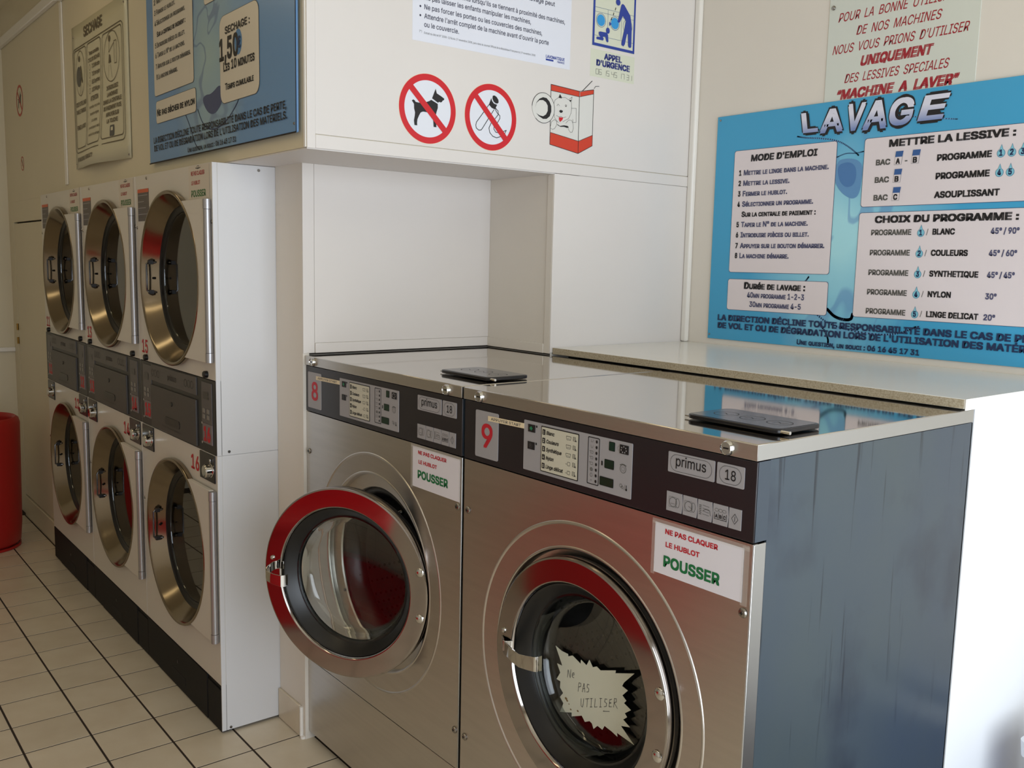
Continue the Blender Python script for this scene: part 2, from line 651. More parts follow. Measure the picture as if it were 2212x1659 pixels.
# ------------------------------------------------------------------ the room
ZB, ZC = 1.7334, 2.75
X3, Y3, YB = -0.473, 1.2716, -0.1518
X8, Y1, Y2, XD = -0.793, -0.010, 0.6607, -0.9701
XL, XR, YF = -4.12, 2.55, -3.0
struct(box('wall_left', (XL-.1, XL, YF-.1, 1.5, 0, ZC), wall_yel))
struct(box('wall_front', (XL, XR, YF-.1, YF, 0, ZC), wall_m))
struct(box('wall_back', (X3, XR, Y3, Y3+.12, 0, ZC), wall_m))
struct(box('ceiling', (XL-.1, XR+.1, YF-.1, 1.5, ZC, ZC+.1), ceil_m))
# right-hand wall with the shop window
wr = MB()
wy0, wy1, wz0, wz1 = -1.6, 1.1, .15, 2.3
wr.box(XR, XR+.15, YF-.1, wy0, 0, ZC).box(XR, XR+.15, wy1, 1.5, 0, ZC)
wr.box(XR, XR+.15, wy0, wy1, 0, wz0).box(XR, XR+.15, wy0, wy1, wz1, ZC)
struct(obj('wall_right', wr, wall_m, smooth=False))
win = root('window_1', (XR, (wy0+wy1)/2, wz0))
win['kind'] = 'structure'
hw = (wy1-wy0)/2; hh = wz1-wz0
fr = MB()
for y in (-hw+.03, 0, hw-.03): fr.box(.02, .08, y-.03, y+.03, 0, hh)
for z in (.03, hh-.03): fr.box(.02, .08, -hw, hw, z-.03, z+.03)
obj('window_frame', fr, frame_m, win, smooth=False)
# wall masses round the machines
struct(obj('wall_column', MB().box(XD+.001, X8, Y1, 1.5, 0, ZB), wall_m, smooth=False))
struct(obj('wall_niche', MB().box(X8, X3, Y2, 1.5, 0, ZB), wall_m, smooth=False))
bh = struct(obj('wall_bulkhead', MB().box(XL, X3, YB, 1.5, ZB, ZC), wall_yel, smooth=False))
# white laminate cladding on the right-hand face of bulkhead, column side and niche side
cl = MB()
cl.box(X3, X3+.004, YB, -.129, ZB-.002, ZC)
cl.box(X3, X3+.003, -.129, Y3, 1.767, ZC)
cl.box(X3, X3+.0045, -.129, Y3, ZB-.001, 1.7655)
obj('cladding_panel', cl, panel_m, bh, bevel=.0012)
obj('soffit_board', MB().box(-3.108, X3, YB+.001, Y2+.1, ZB-.004, ZB-.0005), soffit_m, bh, smooth=False)
obj('joint_bead', MB().box(-2.83, -2.79, YB-.006, YB, ZB+.03, 2.535), bead_m, bh, bevel=.003)
obj('joint_bead', MB().box(-.484, X3-.001, YB-.003, YB+.002, ZB, ZC), bead_m, bh, bevel=.001)
cc = [o for o in bpy.data.objects if o.name == 'wall_column'][0]
nn = [o for o in bpy.data.objects if o.name == 'wall_niche'][0]
p = MB().box(X8, X8+.003, Y1, .026, 1.188, ZB-.004).box(X8, X8+.002, .0272, Y2, 1.2175, ZB-.004)
obj('cladding_panel', p, panel_m, cc, bevel=.0008)
p = MB().box(X8, X8+.006, .0272, Y2, 1.188, 1.2165)
obj('bottom_batten', p, panel_m, cc, bevel=.001)
p = MB().box(X8+.006, X3-.028, Y2-.006, Y2, 1.187, 1.2155)
obj('bottom_batten', p, wall_m, nn, bevel=.001)
p = MB().box(X3-.0275, X3, Y2-.0035, Y2, 1.187, ZB-.004)
obj('edge_strip', p, wall_m, nn, bevel=.001)
p = MB().box(X3, X3+.003, Y2-.003, Y3, 1.190, ZB-.002)
obj('cladding_panel', p, panel_m, nn, bevel=.001)
struct(obj('trim_1', MB().box(X3+.003, X3+.028, Y3-.02, Y3, 1.2065, ZC), bead_m, bevel=.006))
obj('gap_shade_strip', MB().box(X8, X8+.0008, Y1+.02, Y2, 1.183, 1.1885), gap_m, cc, smooth=False)  # dark strip painted in for the shade between batten and lid
obj('gap_shade_strip', MB().box(X8, X3, Y2-.0008, Y2, 1.183, 1.1875), gap_m, nn, smooth=False)  # same painted shade along the niche face
# trim high on the left
struct(obj('trim_2', MB().box(XL, -2.85, YB-.022, YB, 2.548, 2.592), bead_m, bevel=.004))
struct(obj('trim_3', MB().box(-2.80, -.50, YB-.022, YB, 2.535, 2.565), bead_m, bevel=.004))
# low cupboard door left of the dryers
struct(obj('wall_recess', MB().box(XL, -3.112, YB+.02, 1.5, 0, ZB), gap_m, smooth=False))
dr = root('door_1', (-3.99, YB, 0)); dr['kind'] = 'structure'
obj('door_leaf', MB().box(.0, .876, .0, .018, .12, 1.618), wall_yel, dr, bevel=.002)
for z in (.985, 1.06):
    h = obj('hinge', MB().lathez([(.006, z-.018), (.006, z+.018)], .0-.006, -.004, 10, cap0=True, cap1=True), brass, dr)
struct(obj('trim_4', MB().box(XL, -3.112, YB, YB+.019, 1.626, ZB), wall_yel, bevel=.001))
struct(obj('trim_5', MB().box(XL, -4.0, YB, YB+.019, 0, 1.626), wall_yel, bevel=.001))
struct(obj('trim_6', MB().box(XL, XL+.018, -1.6, YB, .915, .94), bead_m, bevel=.003))
struct(obj('baseboard_left', MB().box(-3.99, -3.112, YB-.008, YB+.018, 0, .115), wall_yel, bevel=.002))
# tiled skirting round the column
bb = root('baseboard_column', (XD, Y1, 0)); bb['kind'] = 'structure'
obj('skirting_tile', MB().box(.002, .150, -.008, .0, .003, .1005), tile_m, bb, bevel=.002)
obj('corner_bead', MB().lathez([(.0055, .004), (.0055, .099)], .158, -.004, 16, cap0=True, cap1=True), bead_m, bb)
obj('corner_bead', MB().lathez([(.009, .0), (.009, .008)], .166, -.002, 16, cap0=True, cap1=True), bead_m, bb)
bb.children[0]['label'] = 'cream glazed skirting tile'

# floor: bed of grout, each tile a piece of its own, the rest one field
flr = struct(obj('floor', MB().box(XL-.1, XR+.1, YF-.1, 1.5, -.06, -.0007), grout, smooth=False))
def tile_mesh(w, d):
    mb = MB().box(-w/2, w/2, -d/2, d/2, -.006, 0)
    me = bpy.data.meshes.new('tile')
    me.from_pydata(mb.v, [], mb.f)
    bm = bmesh.new(); bm.from_mesh(me)
    bmesh.ops.recalc_face_normals(bm, faces=bm.faces)
    bmesh.ops.bevel(bm, geom=[e for e in bm.edges if e.verts[0].co.z > -.001 and e.verts[1].co.z > -.001], offset=.0004, segments=1, affect='EDGES')
    bm.to_mesh(me); bm.free()
    me.materials.append(tile_m)
    return me
P_ = .1862
gx, gy = .0052, .0064
ylines = [.022, -.163] + [-.337-P_*k for k in range(0, 16)]
tm = tile_mesh(P_-gx, P_-gy)
tm2 = tile_mesh(P_-gx, .174-gy)
tm3 = tile_mesh(P_-gx, .185-gy)
rest = MB()
cnt = 0
for r in range(-1, len(ylines)-1):
    if r < 0:
        ya, yb = ylines[0], ylines[0]+P_
        mesh = tm; 
    else:
        yb, ya = ylines[r+1], ylines[r]
        ya, yb = yb, ya
        mesh = {0: tm3, 1: tm2}.get(r, tm)
    for c in range(-13, 24):
        cxm = -1.0135+P_*(c-3)+P_/2
        cym = (ya+yb)/2
        jz = random.uniform(-.0002, .0001)
        vis = (cxm < -.35 and ya > -1.25 and ya < .1 and not (cxm < -1.1 and ya > -.19) and cxm > -3.9
               and not (cxm > -.78 and ya > -.1) and cxm*1.0 < (-.30 if ya > -.4 else -.72 + (ya+.4)*.2))
        if vis and cnt < 290:
            o = bpy.data.objects.new('tile', mesh)
            COL.objects.link(o)
            o.parent = flr
            o.location = (cxm, cym, jz)
            o.rotation_euler = (random.uniform(-.0006, .0006), random.uniform(-.0006, .0006), 0)
            cnt += 1
        else:
            w = P_-gx; d = yb-ya-gy
            rest.box(cxm-w/2, cxm+w/2, cym-d/2, cym+d/2, -.004, 0)
ro = obj('tile_field', rest, tile_m, flr, smooth=False)
ro['kind'] = 'stuff'
print('tiles', cnt)

# ceiling lamps (outside the frame; they light the room and show in the chrome)
def lamp(x, y, lab, m, L=1.3, rot=0):
    t = root('ceiling_light', (x, y, ZC), rot)
    tag(t, lab, 'ceiling light', 'fluorescent ceiling lights')
    obj('housing', MB().box(-L/2, L/2, -.09, .09, -.05, 0), bead_m, t, bevel=.006)
    obj('diffuser', MB().box(-L/2+.03, L/2-.03, -.08, .08, -.075, -.05), m, t, bevel=.008)
lamp(-2.25, -1.25, 'warm fluorescent ceiling light over the dryers, outside the frame', lamp_m, 1.6, PI/2)
lamp(-.55, -1.3, 'warm white fluorescent ceiling light between the dryers and the washers, outside the frame', lamp_m, 1.6, PI/2)
lamp(.6, -2.2, 'unseen ceiling light added behind the camera as warm fill', lamp_fill)  # added fill lamp, brightens the machine fronts and what the steel reflects
# long red benches in the middle of the room, behind the frame: only their reflections show
def bench(x, lab):
    t = root('red_bench', (x, -1.52, 0))
    tag(t, lab, 'bench')
    obj('seat', MB().box(-.5, .5, -.18, .20, .40, .46), seatred, t, bevel=.02)
    obj('apron', MB().box(-.49, .49,   .15, .185, .025, .40), seatred, t, bevel=.008)
    obj('backrest', MB().box(-.5, .5, -.21, -.17, .44, .60), seatred, t, bevel=.015)
    for a in (-.45, .45):
        for b in (-.16, .12):
            obj('leg', MB().tube([(a, b, .40), (a, b, 0)], .014), alu, t)
bench(-.86, 'short red bench seen only as a reflection in the washer rings')

# ------------------------------------------------------------------ washing machines
def door_parts(parent, loc, rz, lever=0):
    """porthole door; local y = 0 is the face of the ring, -y points out of the machine"""
    ring = MB().lathe([(.243, .022), (.249, .019), (.250, .010), (.2495, .005), (.248, .0015), (.2455, .0002), (.2445, 0), (.2437, 0), (.2014, 0), (.2005, 0),
                       (.199, .0006), (.197, .003), (.195, .010), (.194, .020)], n=160)
    d = obj('door', ring, ring_m, parent, loc=loc, rz=rz, ang=24)
    d['label'] = 'round porthole door in a polished steel ring'
    g = MB().lathe([(.2475, .0190), (.2475, .030), (.240, .044), (.205, .048)], n=96)
    obj('door_back', g, rubber, d)
    g = MB().lathe([(.1945, .008), (.190, .010), (.184, .020), (.176, .024), (.172, .032), (.166, .036), (.164, .046), (.20, .047)], n=96)
    obj('gasket', g, rubber, d, ang=60)
    b = MB().lathe([(.165, .034), (.163, .045), (.156, .062), (.150, .071), (.142, .076), (.001, .078),
                    (.001, .084), (.146, .083), (.156, .077), (.163, .067), (.170, .046), (.171, .034)], n=96, closed=True)
    obj('glass', b, glass, d, ang=60)
    for z in (.066, -.052):
        obj('bolt', MB().lathe([(.0115, 0), (.0115, -.002), (.009, -.0045), (.004, -.0058), (.001, -.006)], .227, z, cap1=True, n=24), chrome, d, loc=None)
    # latch handle: rivet plate on the ring, an arm out, a grip bent over towards the glass
    h = MB()
    def arm(pts, w0, w1, t=.003):
        vs = []; fs = []
        for i, (x, y, zc) in enumerate(pts):
            k = i/(len(pts)-1); w = w0+(w1-w0)*k
            vs += [(x, y, zc-w/2), (x, y, zc+w/2), (x+t*.4, y+t, zc-w/2), (x+t*.4, y+t, zc+w/2)]
        for i in range(len(pts)-1):
            a = i*4; b_ = a+4
            fs += [(a, a+1, b_+1, b_), (a+2, b_+2, b_+3, a+3), (a+1, a+3, b_+3, b_+1), (a, b_, b_+2, a+2)]
        fs += [(0, 2, 3, 1), (len(vs)-4, len(vs)-3, len(vs)-1, len(vs)-2)]
        h.add(vs, fs)
    if lever:
        arm([(-.228, -.003, .010), (-.206, -.012, .004), (-.170, -.022, .003), (-.137, -.028, .004), (-.110, -.031, .010), (-.084, -.032, .016), (-.080, -.029, .0165), (-.079, -.018, .0165)], .026, .033)
        arm([(-.196, -.001, .010), (-.206, -.012, .008), (-.211, -.013, .008)], .020, .024)
    else:
      arm([(-.190, .004, .018), (-.208, -.002, .018), (-.214, -.012, .016), (-.214, -.030, .012), (-.210, -.044, .008), (-.200, -.052, .004), (-.178, -.056, .000), (-.152, -.056, -.002), (-.146, -.050, -.002), (-.145, -.040, -.002)], .020, .032)
    obj('latch_handle', h, chrome, d, bevel=.0008)
    obj('rivet', MB().lathe([(.006, 0), (.005, -.004), (.001, -.006)], -.222, .036, n=16, cap1=True), chrome, d)
    return d

def washer(wx, x0, x1, D, num, label, door_loc, door_rz, plate_dx):
    t = root('washing_machine', (wx, 0, 0))
    tag(t, label, 'washing machine', 'stainless washing machines')
    bx = lambda n, a, m, bev=.001: box(n, a, m, t, bev)
    # painted steel casing behind the front
    c = MB()
    c.box(x1-.004, x1, .033, D, .03, 1.154).box(x0, x0+.004, .033, D, .03, 1.154)
    c.box(x0, x1, D-.004, D, .03, 1.154).box(x0, x1, .033, D, .03, .034)
    obj('casing', c, side_blue, t, smooth=False)
    bx('side_edge', (x1-.004, x1+.0005, .001, .0325, .262, 1.0175), steel_side)
    bx('side_edge', (x1-.004, x1+.0005, .001, .0325, .03, .258), steel_side)
    cx, cz = .401, .638
    fp = MB().holeplate(x0+.001, x1-.0012, .262, 1.018, cx, cz,
        [(.3205, 0), (.3190, -.0016), (.3172, -.0022), (.3154, -.0016), (.3130, .0006), (.2690, .0030), (.2672, .0018), (.2655, .0016), (.2637, .0026), (.2622, .0046), (.2606, .0080), (.2600, .0200), (.2320, .0240), (.2250, .0255), (.2225, .0300), (.2215, .04)], n=144, back=.012)
    obj('front_panel', fp, steel, t, ang=18)
    k = bx('kick_panel', (x0+.001, x1-.0012, 0.001, .02, .027, .2585), steel)
    # opening: rubber seal, tub and drum
    obj('door_seal', MB().lathe([(.2215, .034), (.214, .030), (.206, .036), (.203, .05), (.195, .058), (.192, .09)], cx, cz, n=96), rubber, t, ang=60)
    obj('drum', MB().lathe([(.200, .085), (.206, .088), (.235, .10), (.245, .13), (.245, .52), (.06, .53), (.05, .515), (.001, .51)], cx, cz, n=96), perf, t, ang=50)
    for a in (60, 150, 210, 330):
        obj('seal_bolt', MB().lathe([(.005, .018), (.004, .013), (.001, .012)], cx+.214*math.cos(math.radians(a)), cz+.214*math.sin(math.radians(a)), n=12), screw_m, t)
    # black fascia
    f = bx('fascia', (x0, x1, -.001, .0325, 1.0205, 1.1535), fascia, .0015)
    bx('fascia_end', (x1, x1+.0008, .0015, .0325, 1.0215, 1.1535), fascia_side_reflection, 0)
    # lid
    l = MB().box(x0, x1+.0008, -.004, D, 1.156, 1.1825)
    obj('lid', l, steel_top, t, bevel=.0016)
    obj('lid_skirt', MB().box(x0-.0003, x1+.0014, -.0045, D-.002, 1.1555, 1.181), steel_side if False else steel, t, bevel=.0006)
    obj('lid_side', MB().box(x1+.0014, x1+.002, -.004, D-.004, 1.156, 1.181), steel_side, t)
    # lid locks
    for lx in (.067, .743):
        k = obj('lid_lock', MB().lathe([(.0125, 0), (.0125, -.006), (.0105, -.0095), (.0098, -.0075), (.001, -.0075)], lx, 1.168, -.004, n=28), chrome, t)
        obj('keyhole', MB().box(lx-.005, lx+.005, -.0125, -.0112, 1.1668, 1.1692), rubber, k)
    # panel screws
    for sx, sz in ((x0+.018, .902), (x1-.013, .901), (x0+.018, .357), (x1-.013, .357)):
        k = obj('screw', MB().lathe([(.0085, -.0005), (.0085, -.0015), (.0065, -.004), (.001, -.005)], sx, sz, n=20), screw_m, t)
        obj('screw_slot', MB().box(sx-.003, sx+.003, -.0056, -.0049, sz-.0006, sz+.0006).box(sx-.0006, sx+.0006, -.0056, -.0049, sz-.003, sz+.003), rubber, k, smooth=False)
    for fx in (x0+.03, x1-.03):
        obj('foot', MB().lathez([(.018, 0), (.02, .006), (.009, .012), (.009, .034)], fx, .05, 20, cap0=True, cap1=True), screw_m, t)
    # soap box lid on the top
    ux0, ux1, uy0, uy1 = .566, .772, .090, .217
    s = MB()
    def rr(u0, u1, v0, v1, r):
        return Board(None).rpts(u0, u1, v0, v1, r)
    s.prism(rr(ux0, ux1, uy0, uy1, .018), lambda u, v: (u, v, 1.1845), lambda u, v: (u, v, 1.1925))
    so = obj('soap_box_lid', s, blackp, t, bevel=.002)
    so['label'] = 'black plastic soap box lid'
    B = Board(lambda u, v, d: (u, v, 1.1929+d), base=0)
    B.poly(rr(ux0+.006, ux1-.006, uy0+.006, uy1-.006, .013), mat('soap_lid_top', (72, 74, 84), .14), 0, 'lid_top')
    for i in range(3):
        B.ring(ux0+.045+.058*i, (uy0+uy1)/2, .023, .0012, ink_black, 1, 'compartment_mark')
        B.line([(ux0+.033+.058*i, (uy0+uy1)/2-.006), (ux0+.040+.058*i, (uy0+uy1)/2+.004), (ux0+.050+.058*i, (uy0+uy1)/2-.004), (ux0+.057+.058*i, (uy0+uy1)/2+.006)], .0012, ink_black, 1, 'compartment_mark')
    B.flush(so)
    obj('hinge_pin', MB().tube([(ux1-.005, uy0+.01, 1.1885), (ux1+.014, uy0+.01, 1.1885)], .003), chrome, so)
    obj('hinge_pin', MB().tube([(ux0+.004, uy0+.012, 1.187), (ux0-.008, uy0+.012, 1.187)], .002), chrome, so)
    # ---- printed plates on the fascia
    B = Board(lambda u, v, d: (u, -.001-d, v))
    pd = plate_dx
    B.plate(B.rpts(.046+pd, .128+pd, 1.033, 1.137, .004), .0012, plate_g, 'number_plate')
    B.text(num, .069+pd, 1.058, .109+pd, .0505, ink_red, 3, bold=.012, name='number')
    dx = .004 if pd else 0
    def plate(u0, u1, v0, v1, name): B.plate(B.rpts(u0, u1, v0, v1, .002), .0012, plate_g, name)
    plate(.2155+dx, .5265, 1.0345, 1.1385, 'control_plate')
    tp = .0016
    TB = Board(lambda u, v, d: (u, -.0024-d, v), base=0)
    # embossed label tape
    TB.plate([(.092+pd*.7, 1.1285), (.216+dx, 1.1305), (.216+dx, 1.1195), (.092+pd*.7, 1.1175)], .0006, tape_m, 'label_tape')
    TB.text('APPUYER START', .103+pd*.7, 1.1205, .206, .0058, ink_grey, 2, bold=.01, name='tape_lettering', tilt=.012)
    # programme card
    TB.rrect(.2715+dx, .3845, 1.0405, 1.134, .002, ink_black, 1, 'card_border')
    TB.rrect(.2735+dx, .3825, 1.0425, 1.132, .0015, cream_card, 2, 'programme_card')
    rows = [('Blanc', 1.1182, .0245), ('Couleurs', 1.1008, .038), ('Synthétique', 1.084, .0475), ('Nylon', 1.0670, .0235), ('Linge délicat', 1.0492, .053)]
    for i, (w, z, L) in enumerate(rows):
        TB.rect(.2765+dx, .2850+dx, z-.0015, z+.0095, ink_black, 3, 'card_print')
        TB.text(str(i+1), .2790+dx, z+.0010, .2825+dx, .006, cream_card, 4, bold=.02)
        TB.text(w, .2885+dx, z, .2885+dx+L*.98, .0072, ink_black, 3, bold=.018, italic=.15)
        u = .348
        if i < 3:
            TB.line([(u, z+.006), (u+.002, z-.0005), (u+.0125, z-.0005), (u+.0145, z+.006)], .0008, ink_grey, 3, 'card_print')
            for q in range(4): TB.line([(u+.001+.0036*q, z+.0065), (u+.003+.0036*q, z+.0065)], .0012, ink_mid, 3, 'card_print')
            TB.line([(u+.003, z+.002), (u+.0115, z+.002)], .0006, ink_grey, 3, 'card_print')
        else:
            TB.line([(u, z+.002), (u+.005, z+.002)], .0008, ink_grey, 3, 'card_print')
            TB.line([(u+.0055, z+.006), (u+.006, z-.0003), (u+.0125, z-.0003), (u+.0135, z+.006)], .0008, ink_grey, 3, 'card_print')
            for q in range(2): TB.line([(u+.007+.0036*q, z+.0065), (u+.009+.0036*q, z+.0065)], .0012, ink_mid, 3, 'card_print')
        TB.line([(.3685, z), (.3685, z+.0075), (.375, z+.0075), (.375, z)], .0009, ink_mid, 3, 'card_print', closed=True)
        TB.line([(.370, z+.005), (.374, z+.005)], .0008, ink_mid, 3, 'card_print')
        TB.line([(.370, z+.0025), (.374, z+.0025)], .0008, ink_mid, 3, 'card_print')
        TB.poly([(.373, z-.001), (.379, z-.001), (.376, z+.003)], ink_mid, 3, 'card_print')
    # light strip
    TB.line(TB.rpts(.4105, .441, 1.0435, 1.1335, .002), .0016, ink_black, 1, 'light_strip', closed=True)
    for i in range(8):
        z = 1.1268-.01092*i
        TB.disc(.4340, z, .0026, ink_black, 2, 'indicator_light', ry=.0031, n=16)
        u = .4215
        if i < 2: TB.line([(u-.003, z+.003), (u-.002, z-.002), (u+.002, z-.002), (u+.003, z+.003)], .0006, ink_grey, 2, 'light_strip_print')
        elif i < 5:
            TB.line([(u-.004, z+.002), (u-.003, z-.002), (u+.003, z-.002), (u+.004, z+.002)], .0006, ink_grey, 2, 'light_strip_print')
            for q in range(3): TB.line([(u-.006+.0035*q, z+.0025), (u-.004+.0035*q, z+.0025)], .0009, ink_mid, 2, 'light_strip_print')
        elif i < 7: TB.ring(u, z, .0038, .0008 if i == 6 else .003, ink_grey, 2, 'light_strip_print', n=20)
        else: TB.line([(u-.002, z-.001), (u, z+.002), (u+.002, z-.001)], .0006, ink_grey, 2, 'light_strip_print')
    # buttons and displays
    def disp(u0, u1, v0, v1, n='display'):
        TB.rrect(u0, u1, v0, v1, .0018, ink_black, 1, n+'_border')
        TB.rrect(u0+.001, u1-.001, v0+.001, v1-.001, .0012, disp_m, 2, n)
    disp(.4665, .4825, 1.1160, 1.1335); disp(.4560, .4815, 1.0812, 1.0985); disp(.4445, .4815, 1.0465, 1.0637)
    TB.rrect(.4475, .4515, 1.0845, 1.0935, .0018, ink_black, 1, 'indicator_light')
    for (u0, v0) in ((.2305+dx, 1.1160), (.2300+dx, 1.0800)):
        TB.plate([(u0, v0), (u0+.0215, v0), (u0+.0215, v0+.0155), (u0, v0+.0155)], .0012, ink_black, 'button')
        TB.disc(u0+.0262, v0+.0135, .0022, ink_black, 1, 'indicator_light', ry=.0026, n=14)
    TB.poly([(.2410+dx, 1.1190), (.2465+dx, 1.1238), (.2410+dx, 1.1286), (.2355+dx, 1.1238)], mat('start_green', (20, 120, 80), .4), 5, 'button_symbol')
    TB.ring(.2405+dx, 1.0878, .0048, .0004, ink_grey, 5, 'button_symbol', n=20)
    TB.text('F', .2390+dx, 1.0850, .2420+dx, .0055, ink_grey, 5)
    TB.plate([(.4955, 1.1160), (.5175, 1.1160), (.5175, 1.1325), (.4955, 1.1325)], .0012, ink_black, 'button')
    for q in range(7):
        a = PI*.5+2*PI*q/7
        TB.rect(.5065+.0066*math.cos(a)-.0012, .5065+.0066*math.cos(a)+.0012, 1.1242+.0055*math.sin(a)-.0012, 1.1242+.0055*math.sin(a)+.0012, plate_g, 5, 'button_symbol')
    TB.line([(.4925, 1.1195), (.488, 1.1245), (.4925, 1.1295)], .0004, ink_grey, 1, 'symbol')
    TB.ring(.5050, 1.0880, .0080, .0009, ink_mid, 1, 'symbol', n=26); TB.ring(.5050, 1.0880, .0042, .0005, ink_mid, 1, 'symbol', n=20)
    TB.line([(.497, 1.0945), (.5025, 1.0965), (.5075, 1.0965), (.513, 1.0945)], .0012, ink_mid, 1, 'symbol')
    TB.ring(.5010, 1.0560, .0035, .0007, ink_mid, 1, 'symbol', n=16); TB.ring(.5045, 1.0535, .0028, .0007, ink_mid, 1, 'symbol', n=16)
    TB.line([(.5095, 1.049), (.5115, 1.0595)], .0006, ink_mid, 1, 'symbol')
    TB.line([(.5150, 1.0585), (.5150, 1.051)], .0014, ink_black, 1, 'symbol'); TB.disc(.5150, 1.0505, .0022, ink_black, 1, 'symbol', n=12)
    # brand plates
    plate(.6130, .7150, 1.1045, 1.1405, 'brand_plate'); plate(.7200, .7755, 1.1045, 1.1405, 'size_plate')
    TB.line(TB.rpts(.6185, .7095, 1.1080, 1.1370, .0142), .0005, ink_black, 1, 'plate_outline', closed=True)
    TB.line(TB.rpts(.7255, .7700, 1.1080, 1.1370, .0142), .0005, ink_black, 1, 'plate_outline', closed=True)
    TB.text('primus', .6310, 1.1176, .6975, .0175, ink_black, 1, bold=.004)
    TB.text('18', .7375, 1.1145, .7590, .0165, ink_black, 1, bold=.004)
    # the five step plates
    us = [.6130, .6505, .6835, .7160, .7490, .7745]
    for i in range(5):
        u0, u1 = us[i], us[i+1]-.0008
        pts = [(u0, 1.0355), (u1-.0022, 1.0355), (u1, 1.053), (u1-.0022, 1.0698), (u0, 1.0698)] if i < 4 else [(u0, 1.0355), (u1, 1.0355), (u1, 1.0698), (u0, 1.0698)]
        B.plate(pts, .0012, plate_g, 'step_plate')
        m_ = (u0+u1)/2; zc = 1.0525
        if i in (0, 1):
            TB.ring(m_-.003, zc, .0085, .0007, ink_mid, 1, 'step_symbol', n=24); TB.ring(m_+.0075, zc, .0045, .0006, ink_mid, 1, 'step_symbol', ry=.0085, n=20)
            TB.line(TB.rpts(m_-.012, m_+.004, zc-.009, zc+.009, .001), .0004, ink_grey, 1, 'step_symbol', closed=True)
            if i == 1: TB.line([(m_-.003, zc), (m_+.006, zc-.004)], .0006, ink_mid, 1, 'step_symbol')
            else: TB.line([(m_-.008, zc-.003), (m_+.002, zc-.003)], .0005, ink_mid, 1, 'step_symbol')
        elif i == 2:
            for q in range(6): TB.line([(m_-.012, zc+.008-.003*q), (m_-.008, zc+.008-.003*q)], .0012, ink_mid, 1, 'step_symbol')
            for q in range(4): TB.line([(m_-.005, zc+.009-.005*q), (m_+.009, zc+.008-.005*q)], .0006, ink_mid, 1, 'step_symbol')
            TB.line([(m_-.004, zc), (m_+.002, zc+.003), (m_+.010, zc+.002), (m_+.012, zc-.006)], .0008, ink_mid, 1, 'step_symbol')
        elif i == 3:
            for q in range(3): TB.ring(m_-.008+.0078*q, zc+.0075, .0040, .0005, ink_mid, 1, 'step_symbol', ry=.0028, n=16)
            TB.line([(m_-.0125, zc+.003), (m_-.0125, zc-.008), (m_+.0125, zc-.008), (m_+.0125, zc+.003)], .0008, ink_black, 1, 'step_symbol')
            for q, ch in enumerate('ABC'):
                TB.text(ch, m_-.0108+.0083*q, zc-.0055, m_-.0058+.0083*q, .0055, ink_black, 1, bold=.02)
                if q: TB.line([(m_-.0125+.0083*q, zc-.008), (m_-.0125+.0083*q, zc+.003)], .0006, ink_black, 1, 'step_symbol')
        else:
            TB.line([(m_, zc-.0085), (m_+.0065, zc), (m_, zc+.0085), (m_-.0065, zc)], .0007, ink_black, 1, 'step_symbol', closed=True)
            TB.line([(m_, zc-.004), (m_, zc+.004)], .0008, ink_black, 1, 'step_symbol')
    B.flush(t); TB.flush(t)
    door_parts(t, door_loc, door_rz, 1 if num == '9' else 0)
    return t
w8 = washer(-.804, .012, .797, .657, '8', 'stainless washing machine with a red 8, its round door hanging open', (-.368+.804, -.110, .638), .469, -.019)
w9 = washer(0, .003, .799, .715, '9', 'stainless washing machine with a red 9 and its round door closed, nearest the camera', (.401, -.014, .638), 0, 0)

# taped paper notices below the fascias
def washer_notice(wx, u0, u1, v0, v1, label, film_w):
    cx = wx+(u0+u1)/2
    t = root('paper_notice', (cx, 0, v0))
    tag(t, label, 'notice', 'paper notices taped on the washers')
    hw_ = (u1-u0)/2; h = v1-v0
    B = Board(lambda u, v, d: (u, -.0006-d, v), base=0, step=.0003)
    B.plate([(-hw_, 0), (hw_, 0), (hw_, h), (-hw_, h)], .0004, paper_w, 'sheet')
    s = (u1-u0)/.194
    B.text('NE PAS CLAQUER', -.0705*s-.002, h-.0165, .0445*s, .0085, ink_red, 3, bold=.022)
    B.text('LE HUBLOT', -.0685*s-.002, h-.0395, .0065*s, .0085, ink_red, 3, bold=.022)
    B.text('POUSSER', -.072*s-.002, h-.0755, .0515*s, .0185, ink_green, 3, bold=.026)
    B.rect(hw_-.002, hw_+film_w, -.004, h+.004, film, 4, 'clear_tape')
    B.rect(-hw_-.006, hw_+film_w, h-.003, h+.0065, film, 5, 'clear_tape')
    B.rect(-hw_-.006, -hw_+.003, -.004, h+.002, film, 6, 'clear_tape')
    B.flush(t)
washer_notice(0, .5885, .7815, .917, 1.0085, 'white paper notice in red and green taped on machine 9, its tape peeling', .012)
washer_notice(-.804, .591, .791, .912, 1.012, 'white paper notice in red and green taped on machine 8', .004)

